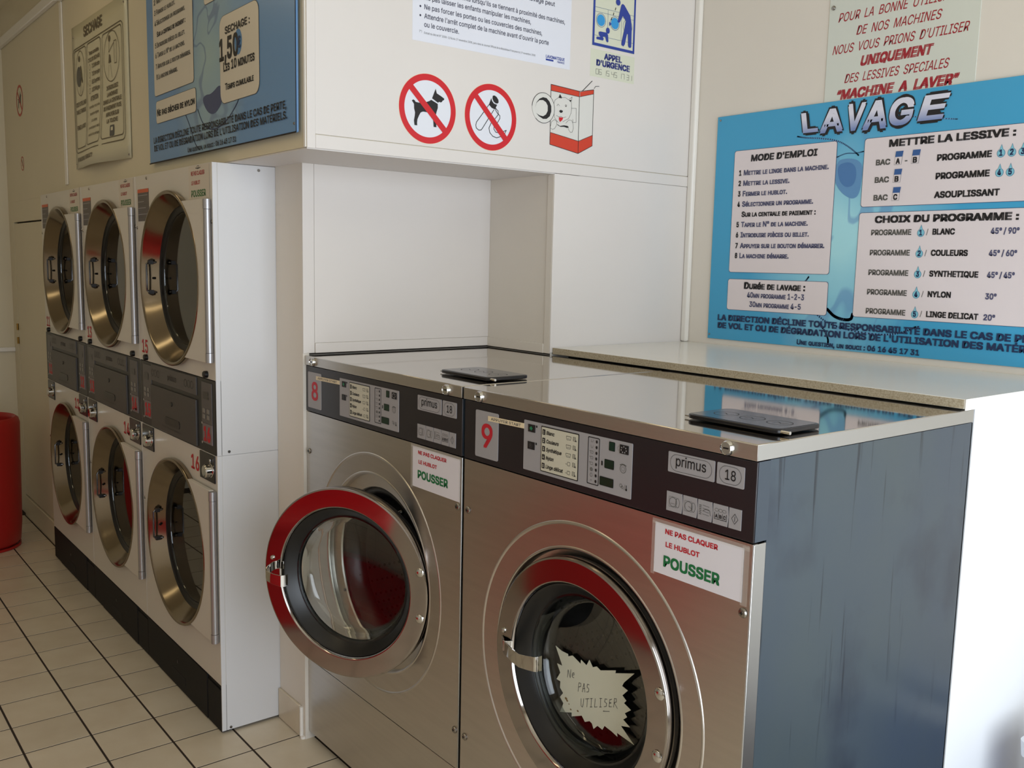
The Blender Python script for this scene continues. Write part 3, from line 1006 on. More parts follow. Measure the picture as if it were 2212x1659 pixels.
# star-shaped note on the closed door's glass
star = [(0.27,0.6528),(0.2892,0.648),(0.309,0.6481),(0.3102,0.6434),(0.3235,0.6498),(0.3488,0.6409),(0.3498,0.65),(0.3666,0.644),(0.3743,0.6585),(0.385,0.6467),(0.3962,0.6524),(0.4077,0.6484),(0.4297,0.6565),(0.4504,0.6641),(0.4494,0.6579),(0.5009,0.6764),(0.4737,0.6476),(0.469,0.6388),(0.485,0.6353),(0.4708,0.6201),(0.4819,0.6131),(0.4759,0.6059),(0.4953,0.5992),(0.479,0.5861),(0.4857,0.5807),(0.4755,0.5716),(0.4943,0.5633),(0.4698,0.5562),(0.5073,0.5324),(0.4599,0.5373),(0.4616,0.5298),(0.4447,0.5341),(0.4245,0.5371),(0.4191,0.5265),(0.4045,0.5287),(0.3935,0.5173),(0.3884,0.527),(0.3813,0.5292),(0.3676,0.5217),(0.3577,0.5313),(0.327,0.517),(0.3267,0.5255),(0.2902,0.5113),(0.3001,0.5356),(0.2887,0.5451),(0.2981,0.5576),(0.2878,0.5658),(0.2882,0.5799),(0.2761,0.5806),(0.2874,0.5988),(0.2766,0.6157),(0.2931,0.6165)]
t = root('star_note', (.385, .055, .511))
tag(t, 'cream star-edged paper note with handwriting behind the glass of machine 9', 'notice')
B = Board(lambda u, v, d: (u-.385, -d, v-.511), base=0, step=.0003)
B.plate(star, .0008, mat('note_card', (210, 210, 192), .6), 'card')
def hand(s, u, v, w, h, slope):
    """pencilled capitals out of strokes on a 1 x 1 grid"""
    G = {'N': [[(0, 0), (.1, 1), (.75, 0), (.85, 1.05)]], 'e': [[(0, .35), (.6, .45), (.5, .7), (.1, .6), (.05, .15), (.6, .05)]],
         'P': [[(0, 0), (.15, 1), (.7, .95), (.7, .6), (.1, .5)]], 'A': [[(0, 0), (.4, 1), (.75, 0)], [(.1, .35), (.7, .45)]],
         'S': [[(.7, .9), (.2, .95), (.1, .6), (.6, .45), (.55, .1), (0, .05)]], 'U': [[(0, 1), (.05, .15), (.4, 0), (.6, .3), (.7, 1)]],
         'T': [[(0, .95), (.9, 1)], [(.45, 1), (.4, 0)]], 'I': [[(.3, 1), (.3, 0)], [(.05, 0), (.6, .02)], [(.05, 1), (.6, 1)]], 'L': [[(.1, 1), (0, 0), (.7, .03)]],
         'E': [[(.7, .9), (.15, .85), (.1, .5), (.55, .5), (.1, .45), (.05, .05), (.7, .05)]], 'R': [[(0, 0), (.1, 1), (.6, .95), (.6, .6), (.1, .5), (.9, -.15)]]}
    for i, ch in enumerate(s):
        for st in G[ch]:
            pts = []
            for x, y in st:
                uu = (i+x*.85)*w
                pts.append((u+uu, v+y*h+uu*slope))
            B.line(pts, .0010, mat('pencil', (70, 68, 72), .6), 5, 'handwriting')
hand('Ne', .3112, .5975, .0135, .017, .28)
hand('PAS', .345, .5795, .0125, .019, .30)
hand('UTILISER', .3545, .549, .0135, .0185, .40)
hand('L', .420, .5665, .03, .001, .38)
for (a, b, r) in ((.3084, .5494, .004), (.312, .546, .003), (.324, .5313, .0025), (.3455, .5366, .003), (.318, .541, .0018)):
    B.disc(a, b, r, mat('rust_stain', (128, 104, 66), .7), 4, 'stain', ry=r*.7, n=9)
B.flush(t)

# ------------------------------------------------------------------ counter board and its carcass
t = root('counter_top', (.16, .97, 1.186))
tag(t, 'white laminate counter board with a raw chipboard front edge behind the washers', 'counter')
cb = obj('board', MB().box(X3-.16+.005, .8035-.16, .6675-.97, Y3-.97-.001, 0, .020), mat('counter_laminate', (234, 231, 224), .22, var=.03), t, bevel=.0008)
obj('chipboard_edge', MB().box(X3-.16+.006, .8035-.163, .6665-.97, .6675-.97, .0006, .0192), chip_m, t, smooth=False)
obj('end_edging', MB().box(.8035-.16, .8045-.16, .6665-.97, Y3-.97-.001, -.003, .0202), bead_m, t)
t = root('cabinet', (.16, .97, 0))
tag(t, 'tall white side panel below the counter, behind machine 9', 'cabinet')
obj('side_panel', MB().box(.6205, .6385, -.247, Y3-.97-.001, 0, 1.1855), mat('cabinet_white', (236, 238, 240), .4), t, bevel=.001)
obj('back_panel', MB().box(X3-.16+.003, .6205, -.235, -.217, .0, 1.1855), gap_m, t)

# ------------------------------------------------------------------ wash poster on the back wall
def yboard(y, ox, oz, **k):
    return Board(lambda u, v, d: (u-ox, -d, v-oz), **k)
LX0, LX1, LZ0, LZ1 = -.3600, .772, 1.2255, 1.952
t = root('wash_poster', (.2, Y3-.003, LZ0))
tag(t, 'large bright blue printed panel of washing instructions above the counter', 'poster')
obj('panel_board', MB().box(LX0-.2, LX1-.2, -.003, .0028, 0, LZ1-LZ0), lav_m, t, bevel=.001)
B = Board(lambda u, v, d: (u-.2, -.0032-d, v-LZ0))
# swirling ribbon marks of the print
rib = mat('ribbon_print', (96, 146, 192), .35)
for pts, w in (([(-.05, 1.862), (-.02, 1.855), (.03, 1.850), (.09, 1.838), (.13, 1.815), (.16, 1.79)], .004),
               ([(.09, 1.79), (.12, 1.80), (.15, 1.796), (.175, 1.80)], .003), ([(.30, 1.885), (.37, 1.872), (.44, 1.862)], .003),
               ([(.02, 1.44), (-.01, 1.40), (.0, 1.37), (.05, 1.33), (.10, 1.30), (.18, 1.285), (.27, 1.28), (.33, 1.29), (.37, 1.31)], .005),
               ([(.09, 1.345), (.12, 1.32), (.17, 1.315), (.175, 1.335)], .009), ([(.07, 1.30), (.10, 1.26), (.10, 1.24)], .006)):
    B.line(pts, w, rib, 0, 'ribbon')
rib2 = mat('ribbon_print_deep', (74, 122, 176), .35)
B.poly([(.092, 1.765), (.125, 1.775), (.150, 1.765), (.158, 1.735), (.150, 1.705), (.125, 1.70), (.103, 1.72)], rib2, 1, 'ribbon')
B.poly([(.09, 1.78), (.13, 1.785), (.165, 1.775), (.175, 1.75), (.172, 1.68), (.15, 1.665), (.12, 1.68), (.10, 1.70), (.088, 1.72)], rib, 0, 'ribbon')
# title
B2 = B
def title(l, x0, x1, z, h, it):
    B.text(l, x0-.0035, z-.0005, x1+.0035, h+.001, ink_navy if False else ink_black, 2, bold=.055, italic=it, name='title_outline')
    B.text(l, x0, z, x1, h, lav_letter, 5, bold=.022, italic=it, name='title')
for l, x0, x1, z, h, it in (('L', -.030, .022, 1.872, .054, -.18), ('A', .028, .104, 1.866, .062, .02), ('V', .110, .165, 1.864, .070, .12), ('A', .166, .240, 1.862, .072, .12), ('G', .243, .312, 1.866, .066, .14), ('E', .330, .400, 1.870, .060, .28)):
    title(l, x0, x1, z, h, it)
def whitebox(u0, u1, v0, v1, r=.008):
    B.rrect(u0-.0012, u1+.0012, v0-.0012, v1+.0012, r, ink_slate, 1, 'box_outline')
    B.rrect(u0, u1, v0, v1, r, print_w, 2, 'white_box')
whitebox(-.282, .088, 1.449, 1.836); whitebox(-.283, .088, 1.3265, 1.4255)
whitebox(.178, .745, 1.6435, 1.834); whitebox(.176, .745, 1.3285, 1.6255)
T = lambda s, u0, v, u1, h, m=ink_black, sc=False, bold=.02, it=0: B.text(s, u0, v, u1, h, m, 4, bold=bold, sc=sc, italic=it)
T("MODE D'EMPLOI", -.217, 1.8005, .024, .0185, it=.06, bold=.03)
for n_, s_, u1, z in (('1', 'Mettre le linge dans la machine.', .066, 1.758), ('2', 'Mettre la lessive.', -.068, 1.725), ('3', 'Fermer le hublot.', -.074, 1.692),
                      ('4', 'Sélectionner un programme.', .020, 1.659), ('5', 'Taper le N° de la machine.', .006, 1.594), ('6', 'Introduire pièces ou billet.', .012, 1.561),
                      ('7', 'Appuyer sur le bouton démarrer.', .068, 1.5265), ('8', 'La machine démarre.', -.055, 1.4945)):
    T(n_, -.261, z, -.2515, .0155, bold=.03); T(s_, -.2425, z, u1, .0155, ink_slate, True, .024)
T('Sur la centrale de paiement :', -.2425, 1.6265, .031, .0155, ink_black, True, .026)
T('Durée de lavage :', -.218, 1.3965, .011, .020, ink_black, True, .03)
T('40mn programme 1-2-3', -.204, 1.3685, .009, .0165, ink_slate, True, .02); T('30mn programme 4-5', -.193, 1.339, -.001, .0165, ink_slate, True, .02)
T("LA DIRECTION DÉCLINE TOUTE RESPONSABILITÉ DANS LE CAS DE PERTE,", -.3185, 1.2895, .730, .0175, ink_navy, bold=.03)
T("DE VOL ET OU DE DÉGRADATION LORS DE L'UTILISATION DES MATÉRIELS.", -.3175, 1.2635, .735, .0175, ink_navy, bold=.03)
T('Une question, un souci : 06 16 45 17 31', -.0075, 1.2325, .386, .0145, ink_navy, True, .026)
T('METTRE LA LESSIVE :', .2525, 1.8065, .593, .018, bold=.032)
def pack(u, z, ch):
    B.poly([(u, z-.003), (u+.022, z-.003), (u+.024, z+.021), (u+.002, z+.021)], plate_g, 3, 'pack')
    B.poly([(u+.001, z-.002), (u+.021, z-.002), (u+.0225, z+.020), (u+.003, z+.020)], print_w, 4, 'pack')
    B.poly([(u+.0025, z+.0185), (u+.0235, z+.0185), (u+.026, z+.034), (u+.004, z+.034)], mat('pack_blue', (52, 92, 150), .4), 5, 'pack')
    B.text(ch, u+.0055, z, u+.0175, .014, ink_black, 6, bold=.03)
def drop(u, z, ch):
    pts = []
    for i in range(17):
        a = -PI/2-PI*.86+2*PI*.86*i/16
        pts.append((u+.0105*math.cos(a), z+.007+.011*math.sin(a)))
    pts.append((u, z+.030))
    B.poly(pts, mat('drop_edge', (90, 140, 170), .35), 3, 'drop')
    B.poly([(u+(a-u)*.86, z+.008+(b-z-.008)*.88) for a, b in pts], mat('drop_fill', (130, 196, 214), .35), 4, 'drop')
    B.text(ch, u-.0045, z+.001, u+.0045, .014, ink_navy, 5, bold=.03)
for z, chs, lab, u1, dr_ in ((1.758, 'AB', 'PROGRAMME', .5375, '123'), (1.7095, 'B', 'PROGRAMME', .536, '45'), (1.660, 'C', 'ASOUPLISSANT', .565, '')):
    T('BAC', .2165, z, .2595, .0145, ink_mid, bold=.026)
    pack(.271, z, chs[0])
    if len(chs) > 1:
        T('-', .3025, z, .310, .0145, ink_mid, bold=.02); pack(.3205, z, chs[1])
    T(lab, .3935, z, u1, .0155, bold=.03)
    for i, ch in enumerate(dr_): drop(.5600+.0265*i, z, ch)
T('CHOIX DU PROGRAMME :', .2255, 1.5975, .618, .0175, bold=.034)
for i, (n_, z, s_, u1, tt, tu) in enumerate((('1', 1.5625, 'BLANC', .458, '45° / 90°', .622), ('2', 1.506, 'COULEURS', .497, '45° / 60°', .621), ('3', 1.4500, 'SYNTHETIQUE', .529, '45° / 45°', .620),
                                              ('4', 1.3945, 'NYLON', .461, '30°', .580), ('5', 1.340, 'LINGE DELICAT', .538, '20°', .581))):
    T('PROGRAMME', .217, z, .337, .0145, ink_mid, bold=.022)
    drop(.3640, z-.0025, n_); T('/', .3795, z, .385, .0145, ink_mid, bold=0)
    T(s_, .397, z, u1, .0145, bold=.03); T(tt, .5515, z, tu, .0145, ink_slate, bold=.024)
B.flush(t)
for a, b in ((LX0+.012, LZ1-.012), (LX0+.008, LZ0+.014)):
    obj('screw', MB().lathe([(.0035, 0), (.003, -.0015), (.001, -.002)], a-.2, b-LZ0, -.0032, n=14, cap1=True), screw_m, t)

# red-lettered perspex notice partly behind it
t = root('rules_sign', (.25, Y3-.0002, 1.93))
tag(t, 'pale perspex sign with dark red capitals, partly behind the blue washing poster', 'sign')
obj('sheet', MB().box(.032-.25, .4755-.25, -.0022, 0, 0, .36), faint_green, t, bevel=.0005)
B = Board(lambda u, v, d: (u-.25, -.0022-d, v-1.93), base=.0001, step=.0002)
for s_, u0, u1, z, bold in (("POUR  LA  BONNE  UTILISATION", .0635, .4590, 2.1745, .004), ("DE  NOS  MACHINES", .124, .378, 2.130, .004), ("NOUS  VOUS  PRIONS  D'UTILISER", .0505, .455, 2.0855, .004),
                            ("UNIQUEMENT", .142, .3605, 2.0430, .035), ("DES  LESSIVES  SPECIALES", .0955, .408, 2.000, .004), ("“MACHINE  A  LAVER”", .0705, .437, 1.9560, .035)):
    B.text(s_, u0, z, u1-.008, .0245, ink_dred, 1, bold=bold, italic=.22)
B.flush(t)
obj('screw', MB().lathe([(.0065, 0), (.0065, -.002), (.004, -.004), (.001, -.0042)], .0455-.25, 2.2185-1.93, -.0022, n=18, cap1=True), screw_m, t)

# ------------------------------------------------------------------ signs on the bulkhead's right-hand face
XS = X3+.003
def xsign(name, label, cat, oy, oz):
    t = root(name, (XS, oy, oz)); tag(t, label, cat)
    return t, Board(lambda u, v, d: (d, u-oy, v-oz), base=.0002, step=.0003)
halo = mat('sticker_edge', (236, 216, 190), .4); stick_w = mat('sticker_white', (226, 228, 236), .35)
def prohibit(t, B, cy, cz, R_, bar):
    n = 64
    vs = MB(); pts = [(cy+(R_+.0012)*math.cos(2*PI*i/n), cz+(R_+.0012)*math.sin(2*PI*i/n)) for i in range(n)]
    B.plate(pts, .0003, halo, 'sticker', 0)
    B.disc(cy, cz, R_-.010, stick_w, 1, 'sticker_face', n=64)
    B.ring(cy, cz, R_, .0165, sign_red, 2, 'red_ring', n=72)
    B.poly(bar, sign_red, 4, 'red_bar')
t, B = xsign('no_dogs_sign', 'round red no-dogs sticker with a black dog, left of the tube sticker', 'sign', .2014, 1.7747)
prohibit(t, B, .2014, 1.8653, .0906, [(0.1410,1.9105),(0.1536,1.9223),(0.262,1.8204),(0.2496,1.8083)])
B.poly([(0.1503,1.8813),(0.1548,1.8845),(0.1594,1.8824),(0.1622,1.879),(0.1724,1.8782),(0.1946,1.8822),(0.2058,1.8866),(0.2113,1.8903),(0.2326,1.8822),(0.2328,1.8715),(0.2288,1.8602),(0.2261,1.8491),(0.2281,1.837),(0.2289,1.8204),(0.2202,1.8204),(0.2187,1.836),(0.2138,1.8477),(0.1986,1.8564),(0.1856,1.8567),(0.1782,1.8536),(0.1736,1.8462),(0.1682,1.835),(0.167,1.8257),(0.1678,1.8189),(0.1592,1.8188),(0.1574,1.8307),(0.1598,1.8431),(0.1607,1.8523),(0.1574,1.8625),(0.1573,1.8731)], ink_black, 3, 'dog_picture')
B.poly([(0.2141,1.8945),(0.2205,1.9098),(0.2253,1.9208),(0.229,1.9094),(0.2434,1.9035),(0.2534,1.8986),(0.2527,1.8947),(0.2483,1.8926),(0.2455,1.8884),(0.2408,1.887),(0.2369,1.8881),(0.2332,1.8853)], ink_black, 3, 'dog_picture')
B.flush(t)
t, B = xsign('no_smoking_sign', 'round red prohibition sticker with a black-capped smoking stub, right of the dog', 'sign', .4138, 1.7761)
prohibit(t, B, .4138, 1.8671, .0910, [(0.3520,1.9160),(0.363,1.9275),(0.473,1.8189),(0.460,1.8061)])
B.poly([(0.4181,1.9271),(0.4243,1.9287),(0.4317,1.9256),(0.4382,1.9184),(0.4394,1.9113),(0.4353,1.9076),(0.429,1.9076),(0.4216,1.9115),(0.4173,1.919)], ink_black, 3, 'stub_picture')
B.poly([(0.4131,1.9201),(0.416,1.9124),(0.4228,1.9061),(0.4343,1.9042),(0.4263,1.8904),(0.4148,1.8938),(0.4053,1.9015)], ink_black, 3, 'stub_picture')
for l in ([(0.4053,1.9010),(0.3635,1.8496),(0.3606,1.8405),(0.3628,1.8328),(0.371,1.828),(0.3792,1.8289),(0.3832,1.8333),(0.4232,1.8892)],
          [(0.4283,1.8946),(0.4379,1.8877),(0.4392,1.8781),(0.426,1.8629),(0.4137,1.8511),(0.4068,1.8374),(0.4102,1.8249),(0.4208,1.8162),(0.4345,1.8131),(0.4502,1.8184),(0.4638,1.8279),(0.4688,1.8374),(0.4562,1.832),(0.4436,1.8275),(0.431,1.8286),(0.4245,1.8361),(0.4244,1.8409),(0.431,1.848)],
          [(0.4294,1.8948),(0.4295,1.8883),(0.436,1.881),(0.4445,1.8755),(0.4447,1.8674),(0.4366,1.8552)]):
    B.line(l, .0019, ink_black, 3, 'stub_picture')
B.flush(t)
t, B = xsign('detergent_box_sign', 'sticker of a white and orange carton with an open porthole and a drawn dog', 'sign', .72, 1.79)
W_ = mat('carton_white', (218, 216, 210), .4)
B.plate([(0.6332,1.9871),(0.7472,1.9816),(0.8059,1.9936),(0.8065,1.8259),(0.7488,1.7977),(0.6343,1.8142)], .0003, W_, 'carton', 0)
for q in ([(0.6332,1.9871),(0.7472,1.9816),(0.7479,1.9654),(0.6338,1.9695)], [(0.7496,1.9802),(0.8059,1.9936),(0.8064,1.9814),(0.7503,1.9657)], [(0.6358,1.8489),(0.7485,1.8344),(0.7488,1.7977),(0.6343,1.8142)], [(0.7498,1.8337),(0.8063,1.8577),(0.8065,1.8259),(0.75,1.7978)]):
    B.poly(q, ink_orange, 2, 'orange_band')
for l, w in (([(0.6332,1.9871),(0.7472,1.9816),(0.7591,1.984),(0.8059,1.9936),(0.8065,1.8259),(0.7488,1.7977),(0.6343,1.8142),(.6332,1.9871)], .0016), ([(0.7472,1.9816),(0.7488,1.7977)], .0016), ([(.6338,1.9695),(.7479,1.9654),(.8064,1.9814)], .0013),
             ([(.6358,1.8489),(.7485,1.8344),(.8063,1.8577)], .0013), ([(0.7591,1.984),(0.7979,2.0186)], .0020), ([(0.8074,1.9973),(0.8133,2.005),(0.8281,2.007)], .0014)):
    B.line(l, w, ink_black, 3, 'outline')
B.disc(.6055, 1.9160, .0430, W_, 4, 'porthole', n=40)
B.ring(.6055, 1.9160, .0438, .0014, ink_black, 5, 'porthole', n=48, a0=-2.3, a1=3.1)
B.poly([(0.5736,1.9127),(0.5786,1.9291),(0.5894,1.9405),(0.6028,1.9463),(0.6164,1.9455),(0.6281,1.9369),(0.6354,1.9243),(0.636,1.9091),(0.6307,1.895),(0.6185,1.886),(0.6049,1.8845),(0.5889,1.8903),(0.5785,1.8983),(0.591,1.893),(0.6046,1.892),(0.6158,1.8984),(0.6222,1.9092),(0.6217,1.9243),(0.6145,1.9335),(0.603,1.938),(0.5896,1.9363),(0.5787,1.9275)], ink_black, 5, 'porthole')
skd = mat('ink_sketch', (70, 66, 66), .5)
for l in ([(0.6455,1.9322),(0.6508,1.9447),(0.6644,1.9532),(0.6686,1.963),(0.6771,1.9548),(0.6899,1.9564),(0.7043,1.9513),(0.7181,1.9616),(0.7152,1.9458),(0.717,1.9289),(0.7153,1.9132),(0.7064,1.8967),(0.6925,1.89),(0.6833,1.8847)],
          [(0.6468,1.9273),(0.6463,1.9103),(0.6503,1.8938),(0.66,1.8847),(0.6671,1.8804)], [(0.6583,1.9287),(0.6628,1.934),(0.6687,1.9299)], [(0.6897,1.9333),(0.6942,1.9364),(0.6979,1.9326)],
          [(0.657,1.9005),(0.6665,1.8973),(0.6745,1.9),(0.684,1.8968),(0.6956,1.9006)], [(0.6352,1.8667),(0.6393,1.8807),(0.6506,1.8879),(0.66,1.883),(0.6581,1.8709),(0.6515,1.8616),(0.6424,1.8581),(0.6365,1.8617)],
          [(0.6952,1.8817),(0.7066,1.8924),(0.7185,1.8929),(0.7248,1.8832),(0.7266,1.8696),(0.7222,1.8587),(0.7152,1.8571),(0.7077,1.8641),(0.705,1.8742)], [(0.7159,1.9279),(0.7361,1.9303),(0.7366,1.8888),(0.7235,1.8874),(0.7231,1.8968)]):
    B.line(l, .0008, skd, 3, 'dog_drawing')
for q in ([(0.6644,1.9523),(0.6698,1.9632),(0.6772,1.9522)], [(0.7055,1.9506),(0.7149,1.9526),(0.7128,1.9455)], [(0.667,1.9144),(0.6738,1.9186),(0.6833,1.9163),(0.6788,1.9107),(0.673,1.9097)],
          [(.6920,1.9325), (.6955, 1.9335), (.6960, 1.9300), (.6925, 1.9295)], [(0.6603,1.8762),(0.6721,1.8715),(0.6884,1.875),(0.7026,1.8748),(0.7075,1.871),(0.7016,1.8686),(0.6886,1.8707),(0.6745,1.8692),(0.6627,1.8731)]):
    B.poly(q, ink_black, 3, 'dog_drawing')
B.poly([(0.6683,1.8967),(0.684,1.8968),(0.6808,1.8896),(0.6717,1.8829),(0.6672,1.8906)], sign_red, 4, 'tongue')
B.flush(t)
# warning pictogram with the leaning figure
t, B = xsign('child_warning_sign', 'blue-framed safety picture of a bending adult and crawling child before machines', 'sign', .88, 2.1245)
B.plate([(.7915, 2.1235), (.9765, 2.1235), (.9765, 2.42), (.7915, 2.42)], .0003, sign_paper, 'sheet', 0)
for q in ([(.7935, 2.1250), (.9755, 2.1250), (.9755, 2.1335), (.7935, 2.1335)], [(.7935, 2.1335), (.8018, 2.1335), (.8018, 2.41), (.7935, 2.41)], [(.9680, 2.1335), (.9755, 2.1335), (.9755, 2.41), (.9680, 2.41)], [(.7935, 2.4025), (.9755, 2.4025), (.9755, 2.41), (.7935, 2.41)]):
    B.poly(q, ink_blue, 2, 'blue_frame')
lb = mat('ink_light_blue', (70, 100, 140), .5)
for l in ([(.8018, 2.2380), (.9680, 2.2392)], [(.8018, 2.2250), (.9680, 2.2262)], [(.8018, 2.1556), (.9680, 2.1566)], [(.8562, 2.2373), (.8556, 2.1852)], [(.9147, 2.2252), (.9150, 2.1584)]):
    B.line(l, .0009, lb, 2, 'machine_lines')
for cy, cz in ((.8268, 2.2021), (.8862, 2.2026)):
    B.ring(cy, cz, .0205, .0012, lb, 3, 'machine_lines', n=30); B.disc(cy, cz, .0168, ink_cyan, 3, 'blue_glass')
B.ring(.9420, 2.2030, .0205, .0010, lb, 3, 'machine_lines', n=30)
B.poly([(0.9168,2.2664),(0.9243,2.2636),(0.9516,2.2367),(0.9563,2.219),(0.9598,2.1994),(0.9604,2.1437),(.9555,2.1405),(0.9505,2.1413),(0.9466,2.1449),(0.9435,2.1798),(0.9397,2.1809),(0.9316,2.1476),(0.9258,2.1408),(0.917,2.1436),(0.9167,2.1503),(0.9279,2.194),(0.9328,2.2183),(0.9186,2.2309),(0.9074,2.2106),(0.9015,2.2071),(0.8965,2.2104),(0.8997,2.2193),(0.9078,2.2506),(0.9109,2.262)], ink_blue, 5, 'adult_figure')
B.disc(.8970, 2.2675, .0095, ink_blue, 5, 'adult_figure')
B.poly([(0.8186,2.1667),(0.8256,2.169),(0.8516,2.1697),(0.8578,2.1641),(0.8605,2.1446),(0.8566,2.1415),(0.8517,2.144),(0.8463,2.1572),(0.8357,2.1555),(0.8402,2.1496),(0.8374,2.1442),(0.8114,2.1442),(0.8089,2.1478),(0.8123,2.1517),(0.8263,2.1531),(0.819,2.1593)], ink_blue, 5, 'child_figure')
B.disc(.8568, 2.1764, .0078, ink_blue, 5, 'child_figure', ry=.009)
for l in ([(0.8873,2.2494),(0.8852,2.2424)], [(0.8796,2.2331),(0.8781,2.2262)], [(0.872,2.2177),(0.8699,2.2108)]):
    B.line(l, .0024, ink_black, 5, 'dashed_line')
B.poly([(0.8619,2.2036),(0.8625,2.1913),(0.8717,2.1987)], ink_blue, 5, 'dashed_line')
B.flush(t)
t, B = xsign('emergency_label', 'cream label reading APPEL D\'URGENCE with a phone number below the blue-framed picture', 'label', .883, 2.0335)
B.plate([(.7885, 2.0335), (.9785, 2.0335), (.9785, 2.1150), (.7885, 2.1150)], .0003, sign_paper, 'sheet', 0)
B.text('APPEL', .8455, 2.0905, .9225, .0165, ink_navy if False else mat('ink_emergency', (36, 48, 120), .5), 2, bold=.034)
B.text("D'URGENCE", .8130, 2.0685, .9585, .0165, mat('ink_emergency', (36, 48, 120), .5), 2, bold=.034)
SEG = {'0': 'abcdef', '1': 'bc', '3': 'abgcd', '4': 'fgbc', '5': 'afgcd', '6': 'afgedc', '7': 'abc'}
pen = mat('ink_pen', (108, 108, 104), .5)
for i, ch in enumerate('0615451731'):
    u = .8130+.0132*i+.0068*(i//2); z = 2.0425; w, h = .0098, .0150
    P = {'a': ((0, h), (w, h)), 'b': ((w, h), (w, h/2)), 'c': ((w, h/2), (w, 0)), 'd': ((0, 0), (w, 0)), 'e': ((0, 0), (0, h/2)), 'f': ((0, h/2), (0, h)), 'g': ((0, h/2), (w, h/2))}
    if i == 3 or i == 5 or i == 2: pass
    for sgm in SEG[ch]:
        (a, b), (c_, e) = P[sgm]
        B.line([(u+a, z+b), (u+c_, z+e)], .0011, pen, 2, 'number')
B.flush(t)
# white printed notice at the top
t, B = xsign('safety_notice', 'white laminated notice with printed bullet lines, above the two round stickers', 'notice', .427, 2.0365)
B.plate([(.1505, 2.0365), (.7055, 2.0385), (.7055, 2.44), (.1505, 2.44)], .0004, mat('notice_white', (226, 228, 238), .25), 'sheet', 0)
ib = mat('ink_notice', (58, 58, 78), .5)
for s_, u0, u1, z in (("Tenir les enfants éloignés : la machine de lavage peut", .187, .640, 2.2085), ("surveiller les enfants lorsqu'ils se tiennent à proximité des machines,", .187, .681, 2.1655),
                      ("Ne pas laisser les enfants manipuler les machines,", .187, .551, 2.1435), ("Ne pas forcer les portes ou les couvercles des machines,", .187, .594, 2.1195),
                      ("Attendre l'arrêt complet de la machine avant d'ouvrir la porte", .187, .620, 2.0965), ("ou le couvercle.", .187, .299, 2.0750)):
    B.text(s_, u0, z, u1, .0125, ib, 2, bold=.006)
B.text("Extrait du décret N° 2008-1194 du 17 novembre 2008, paru dans le Journal Officiel de la République Française du 19 novembre 2008", .187, 2.0570, .570, .0055, ink_grey, 2)
B.text("(*)", .172, 2.0595, .180, .0055, ink_grey, 2)
for z in (2.149, 2.125, 2.102): B.disc(.1745, z, .0028, ib, 2, 'bullet', n=14)
B.text("LAVOMATIQUE", .6105, 2.0600, .6835, .0080, ink_blue, 2, bold=.02)
B.rect(.6105, .640, 2.0525, 2.0575, ink_blue, 2, 'mark_bar'); B.text("FRANCE", .655, 2.0515, .6835, .0055, ink_blue, 2, bold=.01)
B.flush(t)

# ------------------------------------------------------------------ posters above the dryers
t = root('drying_poster', (-1.065, YB-.0105, 1.77))
tag(t, 'large dusky blue printed panel with drying prices above the nearest dryers', 'poster')
obj('panel_board', MB().box(-1.632+1.065, -.4995+1.065, -.003, .005, 0, .745), sec_m, t, bevel=.004)
B = Board(lambda u, v, d: (u+1.065, -.0032-d, v-1.77), base=.0003, step=.0004)
B.line([(-1.632, 1.7705), (-.500, 1.7705), (-.4995, 2.51)], .004, gap_m, 1, 'edge_line')
pw = mat('poster_box_cream', (214, 206, 190), .4)
rb = mat('ribbon_print_dusk', (62, 74, 112), .4)
B.poly([(-1.135, 1.925), (-1.10, 1.935), (-1.06, 1.93), (-.98, 1.955), (-.97, 1.90), (-1.03, 1.87), (-1.09, 1.88)], rb, 0, 'ribbon')
B.line([(-1.17, 1.90), (-1.13, 1.85), (-1.05, 1.825), (-.95, 1.84), (-.87, 1.88), (-.85, 1.90)], .004, rb, 0, 'ribbon')
B.line([(-1.28, 1.90), (-1.24, 1.86), (-1.20, 1.80), (-1.16, 1.78)], .004, rb, 0, 'ribbon')
def wb(u0, u1, v0, v1, r=.012):
    B.rrect(u0-.0015, u1+.0015, v0-.0015, v1+.0015, r, ink_mid, 1, 'box_outline'); B.rrect(u0, u1, v0, v1, r, pw, 2, 'cream_box')
wb(-1.560, -1.196, 1.985, 2.40); wb(-1.549, -1.182, 1.896, 1.966); wb(-.985, -.716, 1.893, 2.130, .03); wb(-1.100, -.72, 2.187, 2.45)
T = lambda s, u0, v, u1, h, m=ink_black, sc=False, bold=.02: B.text(s, u0, v, u1, h, m, 4, bold=bold, sc=sc)
for s_, u0, u1, z in (('2 Mettre le linge.', -1.545, -1.30, 2.272), ('3 Fermer le hublot.', -1.543, -1.345, 2.239), ('4 Sélectionner un programme.', -1.541, -1.258, 2.206),
                      ('5 Introduire pièces ou billet.', -1.541, -1.262, 2.136), ('6 Taper le N° de la machine.', -1.541, -1.265, 2.1045),
                      ('7 Appuyer sur le bouton démarrer.', -1.540, -1.217, 2.0695), ('8 La machine démarre.', -1.535, -1.334, 2.036)):
    T(s_, u0, z, u1, .0155, ink_mid, True, .014)
T('Sur la centrale de paiement :', -1.521, 2.1695, -1.256, .0155, ink_black, True, .02)
T('Ne pas sécher de nylon', -1.539, 1.9195, -1.191, .021, ink_black, True, .02)
T('SECHAGE :', -.944, 2.079, -.772, .0185)
B.disc(-.852, 2.044, .026, mat('euro_disc', (80, 128, 176), .4), 3, 'coin', ry=.034)
T('1,50', -.988, 2.012, -.852, .0560, ink_black, False, .022); B.text('€', -.858, 2.028, -.833, .028, ink_navy, 6, bold=.02)
T('Les 10 minutes', -.959, 1.9795, -.743, .0240, ink_black, True, .02)
